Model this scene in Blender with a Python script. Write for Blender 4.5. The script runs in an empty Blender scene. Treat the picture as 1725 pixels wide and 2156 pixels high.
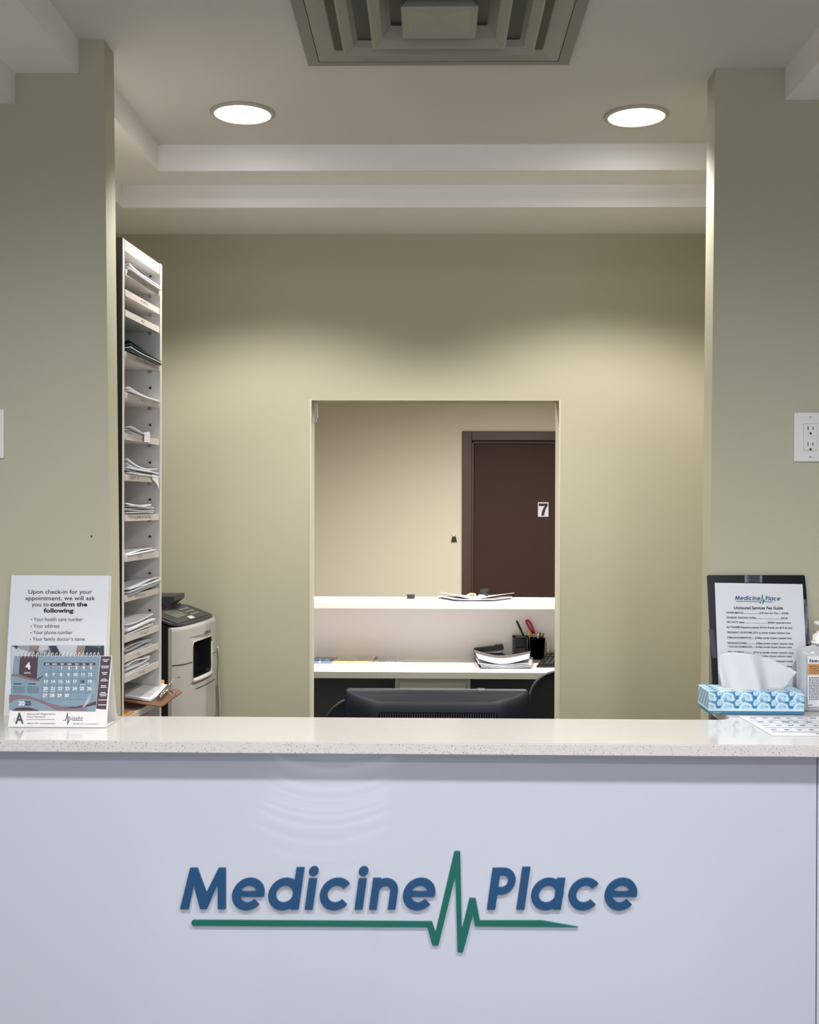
import bpy, bmesh, math, random
from mathutils import Vector, Matrix
random.seed(7)
S = bpy.context.scene
COL = S.collection
# ------------------------------------------------------------------ camera
F = 2400.0; CX, CY = 862.5, 1078.0
EYE = Vector((0, 0, 1.58))
yaw = math.atan(42.5/F); pit = math.atan(13/F); rho = math.radians(0.17)
fw = Vector((-math.sin(yaw)*math.cos(pit), math.cos(yaw)*math.cos(pit), -math.sin(pit)))
rt = fw.cross(Vector((0, 0, 1))).normalized(); up = rt.cross(fw).normalized()
rt, up = rt*math.cos(rho)+up*math.sin(rho), up*math.cos(rho)-rt*math.sin(rho)
cd = bpy.data.cameras.new('camera'); cam = bpy.data.objects.new('camera', cd); COL.objects.link(cam)
cd.sensor_fit = 'HORIZONTAL'; cd.sensor_width = 36; cd.lens = F/1725*36; cd.clip_start = 0.05
m = Matrix((rt, up, -fw)).transposed().to_4x4(); m.translation = EYE; cam.matrix_world = m
S.camera = cam
# ------------------------------------------------------------------ light and exposure
S.view_settings.view_transform = 'Standard'; S.view_settings.look = 'None'
S.view_settings.exposure = 0.0; S.view_settings.gamma = 1
W = bpy.data.worlds.new('world'); S.world = W; W.use_nodes = True
W.node_tree.nodes['Background'].inputs[0].default_value = (0.85, 0.92, 1, 1)
W.node_tree.nodes['Background'].inputs[1].default_value = 0.15
LAMP_BACK = 65.0      # the two downlights over the alcove
LAMP_FRONT = 150.0     # downlights over the waiting side
LAMP_FAR = 205.0       # downlights in the room beyond the doorway
WARM = (1, .965, .92); COOL = (.95, .97, 1.0)
FILL_GLOW = 4.0     # added fill from an unseen glowing panel behind the camera

# ------------------------------------------------------------------ helpers
def ray(px, py): return (fw + rt*((px-CX)/F) + up*(-(py-CY)/F))
def P(px, py, Y): d = ray(px, py); return EYE + d*(Y/d.y)
def PZ(px, py, z): d = ray(px, py); return EYE + d*((z-EYE.z)/d.z)
def PX(px, py, x): d = ray(px, py); return EYE + d*(x/d.x)
def onplane(p0, n):
    n = n.normalized()
    if n.dot(EYE-p0) < 0: n = -n
    def f(px, py, off=0):
        d = ray(px, py); t = (p0-EYE).dot(n)/d.dot(n); return EYE+d*t+n*off
    return f
def lin(c):
    return tuple(((v/255)/12.92 if v/255 <= .04045 else ((v/255+.055)/1.055)**2.4) for v in c)
MATS = {}
def mat(name, rgb, rough=.6, metal=0, emit=0, spec=.5, coat=0, trans=0, alpha=1, noise=None, bump=None):
    if name in MATS: return MATS[name]
    mt = bpy.data.materials.new(name); mt.use_nodes = True; nt = mt.node_tree; b = nt.nodes['Principled BSDF']
    c = lin(rgb)+(1,)
    b.inputs['Base Color'].default_value = c; b.inputs['Roughness'].default_value = rough
    b.inputs['Metallic'].default_value = metal; b.inputs['Specular IOR Level'].default_value = spec
    b.inputs['Coat Weight'].default_value = coat; b.inputs['Transmission Weight'].default_value = trans
    b.inputs['Coat Roughness'].default_value = .03; b.inputs['Alpha'].default_value = alpha
    if emit: b.inputs['Emission Color'].default_value = c; b.inputs['Emission Strength'].default_value = emit
    tc = nt.nodes.new('ShaderNodeTexCoord')
    if noise:
        sc, amt = noise; n = nt.nodes.new('ShaderNodeTexNoise'); n.inputs['Scale'].default_value = sc; n.inputs['Detail'].default_value = 3
        nt.links.new(tc.outputs['Object'], n.inputs['Vector'])
        r = nt.nodes.new('ShaderNodeMix'); r.data_type = 'RGBA'
        r.inputs[6].default_value = tuple(v*(1-amt) for v in c[:3])+(1,); r.inputs[7].default_value = tuple(min(1, v*(1+amt)) for v in c[:3])+(1,)
        nt.links.new(n.outputs['Fac'], r.inputs[0]); nt.links.new(r.outputs[2], b.inputs['Base Color'])
    if bump:
        sc, st = bump; n = nt.nodes.new('ShaderNodeTexNoise'); n.inputs['Scale'].default_value = sc
        nt.links.new(tc.outputs['Object'], n.inputs['Vector'])
        k = nt.nodes.new('ShaderNodeBump'); k.inputs['Strength'].default_value = st; k.inputs['Distance'].default_value = .01
        nt.links.new(n.outputs['Fac'], k.inputs['Height']); nt.links.new(k.outputs[0], b.inputs['Normal'])
    MATS[name] = mt; return mt
def speckle(name, base, dark, scale, thr, rough, lightc=None, coat=0):
    mt = mat(name, base, rough, coat=coat); nt = mt.node_tree; b = nt.nodes['Principled BSDF']
    tc = nt.nodes.new('ShaderNodeTexCoord')
    col = lin(base)+(1,)
    last = None
    for i, (c, s, t) in enumerate([(dark, scale, thr), (tuple((a+d)//2 for a, d in zip(base, dark)), scale*1.6, thr*1.15), (lightc or (255, 255, 255), scale*.8, thr)]):
        mp = nt.nodes.new('ShaderNodeMapping'); mp.inputs['Location'].default_value = (i*3.1, i*1.7, i*.3)
        v = nt.nodes.new('ShaderNodeTexVoronoi'); v.inputs['Scale'].default_value = s
        wn = nt.nodes.new('ShaderNodeTexNoise'); wn.inputs['Scale'].default_value = s*.9
        ad = nt.nodes.new('ShaderNodeMath'); ad.operation = 'MULTIPLY_ADD'; ad.inputs[1].default_value = .35
        lt = nt.nodes.new('ShaderNodeMath'); lt.operation = 'LESS_THAN'; lt.inputs[1].default_value = t+.175
        mx = nt.nodes.new('ShaderNodeMix'); mx.data_type = 'RGBA'
        nt.links.new(tc.outputs['Object'], mp.inputs[0]); nt.links.new(mp.outputs[0], v.inputs['Vector']); nt.links.new(mp.outputs[0], wn.inputs['Vector'])
        nt.links.new(wn.outputs['Fac'], ad.inputs[0]); nt.links.new(v.outputs['Distance'], ad.inputs[2])
        nt.links.new(ad.outputs[0], lt.inputs[0]); nt.links.new(lt.outputs[0], mx.inputs[0])
        if last: nt.links.new(last, mx.inputs[6])
        else: mx.inputs[6].default_value = col
        mx.inputs[7].default_value = lin(c)+(1,); last = mx.outputs[2]
    nt.links.new(last, b.inputs['Base Color']); return mt

ORG = {}
def thing(name, label, cat, loc, group=None):
    o = bpy.data.objects.new(name, None); COL.objects.link(o); o.location = loc; o.empty_display_size = .05
    o['label'] = label; o['category'] = cat
    if group: o['group'] = group
    ORG[o.name] = Vector(loc); return o
def obj(name, bm, mt, parent=None, smooth=False, label=None):
    bmesh.ops.recalc_face_normals(bm, faces=bm.faces) if name != 'sheet' else None
    me = bpy.data.meshes.new(name)
    if parent is not None: org = ORG[parent.name]
    else:
        xs = [v.co for v in bm.verts]
        org = Vector(((min(v.x for v in xs)+max(v.x for v in xs))/2, (min(v.y for v in xs)+max(v.y for v in xs))/2, min(v.z for v in xs)))
    bmesh.ops.translate(bm, verts=bm.verts, vec=-org)
    bm.to_mesh(me); bm.free()
    for x in (mt if isinstance(mt, list) else [mt]): me.materials.append(x)
    if smooth:
        for p in me.polygons: p.use_smooth = True
    o = bpy.data.objects.new(name, me); COL.objects.link(o)
    if parent is not None: o.parent = parent; ORG[o.name] = org
    else: o.location = org; ORG[o.name] = org
    if label: o['label'] = label
    return o
def tag(o, label, cat, group=None):
    o['label'] = label; o['category'] = cat
    if group: o['group'] = group
    return o
def struct(name, bm, mt): o = obj(name, bm, mt); o['kind'] = 'structure'; return o
def NB(): return bmesh.new()
def bx(bm, x0, x1, y0, y1, z0, z1, bev=0, seg=2, mi=0, M=None):
    vs = [bm.verts.new((x, y, z)) for x in (x0, x1) for y in (y0, y1) for z in (z0, z1)]
    fs = [bm.faces.new([vs[i] for i in q]) for q in ((0, 1, 3, 2), (4, 6, 7, 5), (0, 4, 5, 1), (2, 3, 7, 6), (0, 2, 6, 4), (1, 5, 7, 3))]
    for f in fs: f.material_index = mi
    if bev:
        r = bmesh.ops.bevel(bm, geom=list({e for f in fs for e in f.edges}), offset=bev, segments=seg, affect='EDGES', profile=.5)
        vs = list({v for f in r['faces'] for v in f.verts} | {v for v in vs if v.is_valid})
        for f in r['faces']: f.material_index = mi
    if M is not None: bmesh.ops.transform(bm, matrix=M, verts=[v for v in vs if v.is_valid])
    return vs
def prism(bm, pts, vec, mi=0):
    """pts: list of world points of a flat outline, extruded along vec"""
    a = [bm.verts.new(p) for p in pts]; b = [bm.verts.new(Vector(p)+Vector(vec)) for p in pts]; n = len(pts)
    fs = [bm.faces.new(a), bm.faces.new(b[::-1])]+[bm.faces.new((a[i], b[i], b[(i+1) % n], a[(i+1) % n])) for i in range(n)]
    for f in fs: f.material_index = mi
    return a+b
def quad(bm, pts, mi=0):
    f = bm.faces.new([bm.verts.new(p) for p in pts]); f.material_index = mi; return f
def lathe(bm, prof, c, seg=32, axis='Z', sx=1, sy=1, mi=0, cap=True):
    rings = []
    for r, h in prof:
        ring = []
        for i in range(seg):
            a = 2*math.pi*i/seg; u, v = r*math.cos(a)*sx, r*math.sin(a)*sy
            p = {'Z': (u, v, h), 'Y': (u, h, v), 'X': (h, u, v)}[axis]
            ring.append(bm.verts.new(Vector(c)+Vector(p)))
        rings.append(ring)
    for a, b in zip(rings, rings[1:]):
        for i in range(seg):
            f = bm.faces.new((a[i], a[(i+1) % seg], b[(i+1) % seg], b[i])); f.material_index = mi
    if cap:
        for rg in (rings[0], rings[-1]):
            f = bm.faces.new(rg); f.material_index = mi
def tube(bm, pts, r, seg=8, mi=0, cap=True):
    pts = [Vector(p) for p in pts]; rings = []
    prev = None
    for i, p in enumerate(pts):
        t = (pts[min(i+1, len(pts)-1)]-pts[max(i-1, 0)]).normalized()
        if prev is None: u = t.orthogonal().normalized()
        else: u = (prev - t*prev.dot(t)).normalized()
        prev = u; v = t.cross(u); rr = r[i] if isinstance(r, (list, tuple)) else r
        rings.append([bm.verts.new(p+u*rr*math.cos(2*math.pi*k/seg)+v*rr*math.sin(2*math.pi*k/seg)) for k in range(seg)])
    for a, b in zip(rings, rings[1:]):
        for k in range(seg):
            f = bm.faces.new((a[k], a[(k+1) % seg], b[(k+1) % seg], b[k])); f.material_index = mi
    if cap:
        for rg in (rings[0], rings[-1]): bm.faces.new(rg).material_index = mi
def grid(bm, fn, nu, nv, th=None, mi=0):
    """surface fn(s,t)->point; with th (vector) it becomes a closed slab"""
    G = [[bm.verts.new(fn(i/nu, j/nv)) for j in range(nv+1)] for i in range(nu+1)]
    def F4(g, flip):
        for i in range(nu):
            for j in range(nv):
                q = (g[i][j], g[i+1][j], g[i+1][j+1], g[i][j+1]); f = bm.faces.new(q[::-1] if flip else q); f.material_index = mi
    F4(G, False)
    if th is not None:
        H = [[bm.verts.new(Vector(fn(i/nu, j/nv))+Vector(th)) for j in range(nv+1)] for i in range(nu+1)]
        F4(H, True)
        bd = [(i, 0) for i in range(nu)]+[(nu, j) for j in range(nv)]+[(i, nv) for i in range(nu, 0, -1)]+[(0, j) for j in range(nv, 0, -1)]
        for k in range(len(bd)):
            a, b = bd[k], bd[(k+1) % len(bd)]
            bm.faces.new((G[a[0]][a[1]], H[a[0]][a[1]], H[b[0]][b[1]], G[b[0]][b[1]])).material_index = mi
TC = {}
def glyphs(s, bold=0, spacing=1):
    key = (s, bold, spacing)
    if key in TC: return TC[key]
    cu = bpy.data.curves.new('t', 'FONT'); cu.body = s; cu.size = 1; cu.offset = bold; cu.resolution_u = 3; cu.space_character = spacing
    o = bpy.data.objects.new('t', cu); COL.objects.link(o); bpy.context.view_layer.update()
    dg = bpy.context.evaluated_depsgraph_get(); me = bpy.data.meshes.new_from_object(o.evaluated_get(dg))
    vs = [(v.co.x, v.co.y) for v in me.vertices]; fs = [tuple(p.vertices) for p in me.polygons]
    bpy.data.objects.remove(o); bpy.data.curves.remove(cu); bpy.data.meshes.remove(me)
    TC[key] = (vs, fs); return TC[key]
def write(bm, s, px, py, h, f, align='C', width=None, bold=0, shear=0, off=.0006, mi=0, slope=0, spacing=1):
    """px,py: baseline anchor in photo pixels, h: cap height in pixels, f: surface function"""
    if not s.strip(): return
    vs, fs = glyphs(s, bold, spacing)
    if not vs: return
    k = h/.70; x0 = min(v[0] for v in vs); x1 = max(v[0] for v in vs)
    kx = k if width is None else width/(x1-x0)
    ax = {'L': x0, 'C': (x0+x1)/2, 'R': x1}[align]
    nv = [bm.verts.new(f(px+(x-ax)*kx+y*k*shear, py-y*k+(x-ax)*kx*slope, off)) for x, y in vs]
    for q in fs:
        try: bm.faces.new([nv[i] for i in q]).material_index = mi
        except ValueError: pass
def rect(bm, f, x0, y0, x1, y1, off=.0004, mi=0, sl=0, sk=0):
    """flat print patch; sl = slope of horizontals, sk = lean of verticals"""
    g = lambda x, y: f(x+(y-y0)*sk, y+(x-x0)*sl, off)
    quad(bm, [g(x0, y0), g(x0, y1), g(x1, y1), g(x1, y0)], mi)
def poly(bm, f, pts, off=.0005, mi=0):
    bm.faces.new([bm.verts.new(f(x, y, off)) for x, y in pts]).material_index = mi
# logo lettering in its own drawing units (x right, y down, baseline 580)
def logo_letters():
    sh = lambda x, y: (x+(580-y)*.14, y)
    def arc(cx, cy, ro, ri, a0, a1, n=40):
        A = [math.radians(a0+(a1-a0)*i/n) for i in range(n+1)]
        return [('strip', [sh(cx+ro*math.cos(a), cy-ro*math.sin(a)) for a in A], [sh(cx+ri*math.cos(a), cy-ri*math.sin(a)) for a in A])]
    def pl(pts, s=True): return [('poly', [sh(*p) for p in pts] if s else pts)]
    def stem(x, w, h): return pl([(x, 580), (x+w, 580), (x+w, 580-h), (x, 580-h)])
    L = []
    L.append(('M', pl([(50, 578), (85, 437), (110, 437), (141, 522), (183, 437), (207, 437), (207, 578), (180, 578), (180, 492), (143, 578), (119, 578), (96, 492), (80, 578)], False)))
    def e(cx): return arc(cx, 527, 55.5, 29.5, -9, 320)+pl([(cx-45, 518), (cx-45, 536), (cx+52, 536), (cx+52, 518)])
    def c(cx): return arc(cx, 527, 55.5, 29.5, 40, 320)
    def i(x): return stem(x, 28, 106)+arc(x+14-1, 448, 16.5, .01, 0, 360)
    L.append(('e', e(278))); L.append(('d', arc(403, 527, 55.5, 29.5, 0, 360)+stem(432, 27, 145))); L.append(('i', i(480)))
    L.append(('c', c(581))); L.append(('i', i(652)))
    L.append(('n', stem(702, 27, 108)+arc(747.5, 519, 46, 20, 0, 165)+pl([(767, 580), (793.5, 580), (793.5, 518), (767, 518)])))
    L.append(('e', e(868)))
    L.append(('P', stem(1110, 28, 143)+pl([(1130, 437), (1130, 462), (1149, 462), (1149, 437)])+pl([(1130, 504), (1130, 529), (1149, 529), (1149, 504)])+arc(1148.5, 483, 46, 21, -90, 90)))
    L.append(('l', stem(1212, 27, 146))); L.append(('a', arc(1311, 527, 55.5, 29.5, 0, 360)+stem(1338, 27, 108)))
    L.append(('c', c(1440))); L.append(('e', e(1565)))
    return L
PULSE = [(95, 617), (920, 622), (932, 662), (998, 379), (1017, 380), (1023, 655), (1050, 541), (1070, 542), (1085, 619), (1300, 619), (1425, 641), (1068, 638), (1062, 596),
         (1027, 728), (1008, 728), (1001, 462), (942, 704), (921, 704), (904, 641), (95, 636), (91, 632), (89, 627), (91, 620)]
def emit_shape(bm, shp, f, th):
    """f(x,y,off) maps drawing units to the surface; solid with thickness th"""
    for j, s in enumerate(shp):
        th -= .00012*(j > 0)
        if s[0] == 'poly':
            a = [bm.verts.new(f(x, y, th)) for x, y in s[1]]; b = [bm.verts.new(f(x, y, 0)) for x, y in s[1]]; n = len(a)
            bm.faces.new(a)
            for k in range(n): bm.faces.new((a[k], b[k], b[(k+1) % n], a[(k+1) % n]))
        else:
            o, i = s[1], s[2]; n = len(o)
            V = [[bm.verts.new(f(x, y, t)) for x, y in q] for q in (o, i) for t in (th, 0)]
            for k in range(n-1):
                bm.faces.new((V[0][k], V[0][k+1], V[2][k+1], V[2][k]))
                bm.faces.new((V[0][k], V[1][k], V[1][k+1], V[0][k+1])); bm.faces.new((V[2][k], V[3][k], V[3][k+1], V[2][k+1]))
            for k in (0, n-1): bm.faces.new((V[0][k], V[2][k], V[3][k], V[1][k]))

# ------------------------------------------------------------------ materials
GREEN = mat('sage_paint', (183, 178, 154), .75, bump=(220, .015))
CEIL = mat('ceiling_paint', (214, 211, 205), .85, bump=(160, .02))
BEIGE = mat('beige_paint', (216, 206, 184), .75)
TRAYW = mat('tray_paint', (246, 242, 238), .8)
QUARTZ = speckle('quartz_top', (206, 202, 198), (150, 142, 132), 190, .10, .14, lightc=(214, 210, 206), coat=.3)
QUARTZE = speckle('quartz_edge', (222, 214, 206), (40, 38, 38), 200, .15, .3, lightc=(226, 219, 212))
PANEL = mat('gloss_panel', (212, 213, 222), .25, coat=1, bump=(2.2, .03))
WHITE = mat('white_laminate', (208, 203, 197), .45)
WHITEP = mat('white_plastic', (228, 224, 220), .35)
PAPER = mat('paper_white', (222, 222, 225), .7)
PAPER2 = mat('paper_grey', (180, 180, 184), .75)
BLACK = mat('black_plastic', (24, 25, 28), .4)
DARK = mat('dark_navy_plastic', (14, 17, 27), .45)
CHAIRM = mat('black_fabric', (18, 19, 24), .7)
INK = mat('black_ink', (28, 28, 32), .6)
GINK = mat('grey_ink', (75, 78, 88), .6)
BLUE = mat('logo_blue', (32, 78, 120), .45)
TEAL = mat('logo_green', (22, 106, 92), .4)
BROWN = mat('brown_door', (60, 38, 29), .6, spec=.25, noise=(6, .08))
BROWNF = mat('brown_frame', (70, 48, 37), .45)
STEEL = mat('steel', (190, 190, 192), .2, 1)
GREYM = mat('grey_metal', (150, 150, 144), .45)
VENTM = mat('vent_metal', (158, 155, 144), .4)
VENTF = mat('vent_frame', (138, 136, 130), .5)
FLOOR = mat('floor_tile', (80, 76, 72), .25, noise=(3, .08))
GREYP = mat('printer_grey', (186, 182, 176), .4)
DGREY = mat('charcoal_panel', (62, 65, 72), .6)

# ------------------------------------------------------------------ room shell
H0 = 1.58+1.135; H1 = H0-.082; H2 = H1-.074
YB = 4.11                       # back wall of the alcove
def wall_with_edge(name, Y, th, edge_top, edge_bot, xfar, zt=H0+.02):
    a = P(edge_top[0], edge_top[1], Y); b = P(edge_bot[0], edge_bot[1], Y); k = (a.x-b.x)/(a.z-b.z)
    xt = a.x+k*(zt-a.z); x0 = b.x+k*(0-b.z)
    bm = NB(); prism(bm, [(x0, Y, 0), (xt, Y, zt), (xfar, Y, zt), (xfar, Y, 0)], (0, th, 0))
    return struct(name, bm, GREEN)
wall_with_edge('wall_left', 2.77, .085, (219, 80), (235, 1505), -3.2)
wall_with_edge('wall_right', 2.97, .085, (1507, 150), (1493, 1440), 3.2)
# back wall with doorway
oL = P(654.5, 843, YB); oR = P(1179, 846, YB); oLb = P(652, 1500, YB)
bm = NB(); bx(bm, -2.2, oL.x, YB, YB+.11, 0, 2.8); bx(bm, oR.x, 2.2, YB, YB+.11, 0, 2.8); bx(bm, oL.x, oR.x, YB, YB+.11, oL.z, 2.8)
struct('wall_back', bm, GREEN)
bm = NB()
bx(bm, oL.x-.004, oL.x+.003, YB-.002, YB+.112, 0, oL.z+.004, .001); bx(bm, oR.x-.003, oR.x+.004, YB-.002, YB+.112, 0, oL.z+.004, .001)
struct('trim_1', bm, mat('corner_bead', (205, 198, 176), .5))
bm = NB(); bx(bm, -3.3, 3.3, -3.2, 9.6, -.06, 0); struct('floor', bm, FLOOR)
bm = NB(); bx(bm, -3.3, 3.3, -3.2, YB+.0, H0, H0+.08)
bx(bm, -3.3, 3.3, YB+.11, 9.6, 2.72, 2.8); struct('ceiling', bm, CEIL)
# stepped tray soffits
XA, XB_, XR, XR2 = -.86, -1.015, .916, 1.07; YT1, YT2 = 3.585, 3.745
bm = NB()
bx(bm, XB_-.05, XA, -3.1, YT2+.05, H1, H0+.01); bx(bm, XA, XR, YT1, YT2+.05, H1, H0+.01); bx(bm, XR, XR2+.05, -3.1, YT2+.05, H1, H0+.01)
struct('trim_2', bm, TRAYW)
bm = NB()
bx(bm, -3.2, XB_, -3.1, YB, H2, H0+.01); bx(bm, XB_, XR2, YT2, YB, H2, H0+.01); bx(bm, XR2, 3.2, -3.1, YB, H2, H0+.01)
struct('trim_3', bm, TRAYW)
# outer shell
for n, b in (('wall_west', (-3.3, -3.2, -3.2, 9.6, 0, 2.8)), ('wall_east', (3.2, 3.3, -3.2, 9.6, 0, 2.8)), ('wall_front', (-3.3, 3.3, -3.3, -3.2, 0, 2.8))):
    bm = NB(); bx(bm, *b); struct(n, bm, mat('olive_paint', (112, 106, 92), .75))
w1 = bpy.data.objects.new('fill_panel_1', None); COL.objects.link(w1); w1.location = (0, -3.2, .95); w1['kind'] = 'structure'; ORG['fill_panel_1'] = Vector(w1.location)  # window-shaped fill light, added out of view to brighten fascias and pillars
bm = NB()
for a in ((-2.1, -2.02, .95, 2.45), (2.02, 2.1, .95, 2.45), (-.04, .04, 1.03, 2.37), (-2.02, 2.02, .95, 1.03), (-2.02, 2.02, 2.37, 2.45)): bx(bm, a[0], a[1], -3.2, -3.13, a[2], a[3], .004)
obj('fill_frame', bm, WHITE, w1)
bm = NB(); bx(bm, -2.02, 2.02, -3.195, -3.18, 1.03, 2.37); obj('pane', bm, mat('fill_emission', (228, 238, 255), .3, emit=FILL_GLOW), w1)
# alcove side walls
for n, b in (('wall_alcove_left', (-1.55, -1.45, 2.855, YB, 0, 2.75)), ('wall_alcove_right', (1.45, 1.55, 3.055, YB, 0, 2.75))):
    bm = NB(); bx(bm, *b); struct(n, bm, GREEN)
# far wall with door 7
YF = 8.4
dL = P(974, 908, YF)
bm = NB(); bx(bm, -3.3, dL.x, YF, YF+.12, 0, 2.8); bx(bm, dL.x, dL.x+1.05, YF, YF+.12, dL.z, 2.8); bx(bm, dL.x+1.05, 3.3, YF, YF+.12, 0, 2.8)
struct('wall_far', bm, BEIGE)
fw_ = .068
door = bpy.data.objects.new('door_1', None); COL.objects.link(door); door.location = (dL.x+.5, YF, 0); door['kind'] = 'structure'; ORG['door_1'] = Vector(door.location)
bm = NB()
for x0, x1, z0, z1 in ((dL.x, dL.x+fw_, 0, dL.z), (dL.x+1.05-fw_, dL.x+1.05, 0, dL.z), (dL.x+fw_, dL.x+1.05-fw_, dL.z-fw_, dL.z)): bx(bm, x0, x1, YF-.025, YF+.06, z0, z1, .003)
for x0, x1, z0, z1 in ((dL.x+fw_, dL.x+fw_+.018, 0, dL.z-fw_), (dL.x+1.05-fw_-.018, dL.x+1.05-fw_, 0, dL.z-fw_), (dL.x+fw_, dL.x+1.05-fw_, dL.z-fw_-.018, dL.z-fw_)): bx(bm, x0, x1, YF+.005, YF+.05, z0, z1, .003)
obj('door_frame', bm, BROWNF, door)
bm = NB(); bx(bm, dL.x+fw_+.02, dL.x+1.05-fw_-.02, YF+.03, YF+.075, .01, dL.z-fw_-.02, .003); obj('door_panel', bm, BROWN, door)
bm = NB(); a = P(1133, 1057.5, YF+.03); b = P(1155, 1088, YF+.03); bx(bm, a.x, b.x, YF+.026, YF+.0301, b.z, a.z); pl7 = obj('number_plate', bm, PAPER, door)
bm = NB(); f7 = onplane(Vector((0, YF+.026, 0)), Vector((0, -1, 0)))
poly(bm, f7, [(1134.5, 1060), (1153.5, 1060), (1153.5, 1064.5), (1149.5, 1071), (1147, 1079), (1146, 1085.5), (1140, 1085.5), (1141.5, 1077), (1144.5, 1070), (1147.5, 1065.3), (1134.5, 1065.3)], .002)
obj('numeral', bm, INK, pl7)

# ------------------------------------------------------------------ downlights
LENS = mat('lamp_lens', (255, 253, 250), .3, emit=12)
RING = mat('lamp_trim', (176, 171, 158), .35)
def downlight(x, y, z, power, label, group, color, size=118, blend=.75, soft=.05, R=.093):
    t = thing('ceiling_light', label, 'ceiling light', (x, y, z), group)
    bm = NB(); lathe(bm, [(R, 0), (R+.001, -.003), (R-.003, -.006), (R*.88, -.008), (R*.87, -.002), (R*.87, .004), (R, .004)], (x, y, z), 48, cap=False)
    obj('trim_ring', bm, RING, t, True)
    bm = NB(); lathe(bm, [(R*.868, .003), (R*.868, -.003), (R*.6, -.0045), (.002, -.005)], (x, y, z), 48); obj('lens', bm, LENS, t, True)
    ld = bpy.data.lights.new('bulb', 'SPOT'); ld.energy = power; ld.color = color; ld.spot_size = math.radians(size); ld.spot_blend = blend; ld.shadow_soft_size = soft
    lo = bpy.data.objects.new('bulb', ld); COL.objects.link(lo); lo.parent = t; lo.location = (0, 0, -.03)
    return t
dl1 = PZ(511, 237, H0); dl2 = PZ(1340.5, 243, H0)
downlight(dl1.x, dl1.y, H0, LAMP_BACK, 'round lit downlight in the tray ceiling above the printer side', None, WARM, size=127, blend=.4)
downlight(dl2.x, dl2.y, H0, LAMP_BACK, 'round lit downlight in the tray ceiling near the right pillar', None, WARM, size=127, blend=.4)
for x, y in ((-.8, 1.35), (.8, 1.35), (-.8, -.3), (.8, -.3), (0, -1.9)):
    downlight(x, y, H0, LAMP_FRONT, 'round downlight over the waiting side, in front of the reception desk', 'downlights over the waiting side', COOL, size=165, blend=1, soft=.09)
for x, y, k in ((-.4, 5.1, 1.0), (.8, 5.1, 1.0), (0, 6.1, .8), (.75, 6.7, 1.3)):
    downlight(x, y, 2.72, LAMP_FAR*k, 'round downlight in the room beyond the doorway', 'downlights beyond the doorway', (1, .985, .95), size=168, blend=1)

# ------------------------------------------------------------------ air diffuser
vx, vy = PZ(926.5, 128, H0).x-.004, PZ(926.5, 128, H0).y-.332
t = thing('ceiling_air_diffuser', 'square grey metal air diffuser with nested louvres in the ceiling', 'air vent', (vx, vy, H0))
def sqring(bm, prof, mi=0, rr=.0):
    """square rings: list of (half size, z)"""
    rings = []
    for h, z in prof:
        ring = []
        for qx, qy, a0 in ((1, 1, 0), (-1, 1, 90), (-1, -1, 180), (1, -1, 270)):
            for k in range(4):
                a = math.radians(a0+k*30); r = rr
                ring.append(bm.verts.new((vx+qx*(h-r)+r*math.cos(a), vy+qy*(h-r)+r*math.sin(a), H0+z)))
        rings.append(ring)
    for a, b in zip(rings, rings[1:]):
        n = len(a)
        for i in range(n): bm.faces.new((a[i], a[(i+1) % n], b[(i+1) % n], b[i])).material_index = mi
    return rings
bm = NB(); sqring(bm, [(.332, .002), (.332, -.012), (.303, -.014), (.303, .002)], rr=.001); obj('frame', bm, VENTF, t)
bm = NB(); sqring(bm, [(.3015, .004), (.3015, -.013), (.297, -.015), (.26, -.004), (.235, .02), (.225, .06)], rr=.006)
obj('outer_cone', bm, VENTM, t, False)
for hs, d, d2 in ((.232, .024, .05), (.158, .036, .05)):
    bm = NB(); sqring(bm, [(hs-.055, d2-d), (hs-.02, -d+.012), (hs, -d), (hs+.001, -d-.002), (hs-.004, -d-.003), (hs-.024, -d+.009), (hs-.057, d2-d)], rr=.006); obj('louvre', bm, VENTM, t)
bm = NB(); r = sqring(bm, [(.05, .02), (.082, -.04), (.085, -.044), (.082, -.046), (.07, -.041), (.03, -.036), (.003, -.032)], rr=.003); bm.faces.new(r[-1]); obj('centre_plate', bm, VENTM, t)
bm = NB(); bx(bm, vx-.29, vx+.29, vy-.29, vy+.29, H0-.002, H0-.001); obj('duct_opening', bm, BLACK, t)

# ------------------------------------------------------------------ reception desk
ZC = 1.07
pFL = PZ(0, 1562, ZC); YC = 2.452
tt = .0265
# countertop outline
bk = 2.738
Rc = .035; xc = PZ(1541, 1514, ZC).x
pts = [(-2.4, YC), (2.4, YC), (2.4, 2.968), (xc+.004, 2.968)]
for k in range(7):
    a = math.pi/2*k/6; pts.append((xc-Rc+Rc*math.cos(a)*1.0, bk+Rc-Rc*math.sin(a)))
xl = P(247, 1508, 2.76).x
pts += [(xl, bk), (xl, 2.769), (-2.4, 2.769)]
bm = NB(); prism(bm, [(x, y, ZC-tt) for x, y in pts], (0, 0, tt))
for f in bm.faces:
    if abs(f.normal.z) < .5: f.material_index = 1
    c = f.calc_center_median()
bm.normal_update()
for f in bm.faces: f.material_index = 0 if abs(f.normal.z) > .5 else 1
bmesh.ops.bevel(bm, geom=[e for e in bm.edges if all(abs(v.co.y-YC) < 1e-4 for v in e.verts) and abs(e.verts[0].co.z-e.verts[1].co.z) < 1e-4], offset=.002, segments=2, affect='EDGES')
tag(obj('countertop', bm, [QUARTZ, QUARTZE]), 'long cream speckled stone countertop across the front reception desk', 'countertop')
desk = thing('reception_desk', 'glossy white front reception desk bearing the blue and green sign', 'reception desk', (0, 2.6, 0))
YP = 2.5
xpr = P(1721, 1700, YP).x
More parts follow.
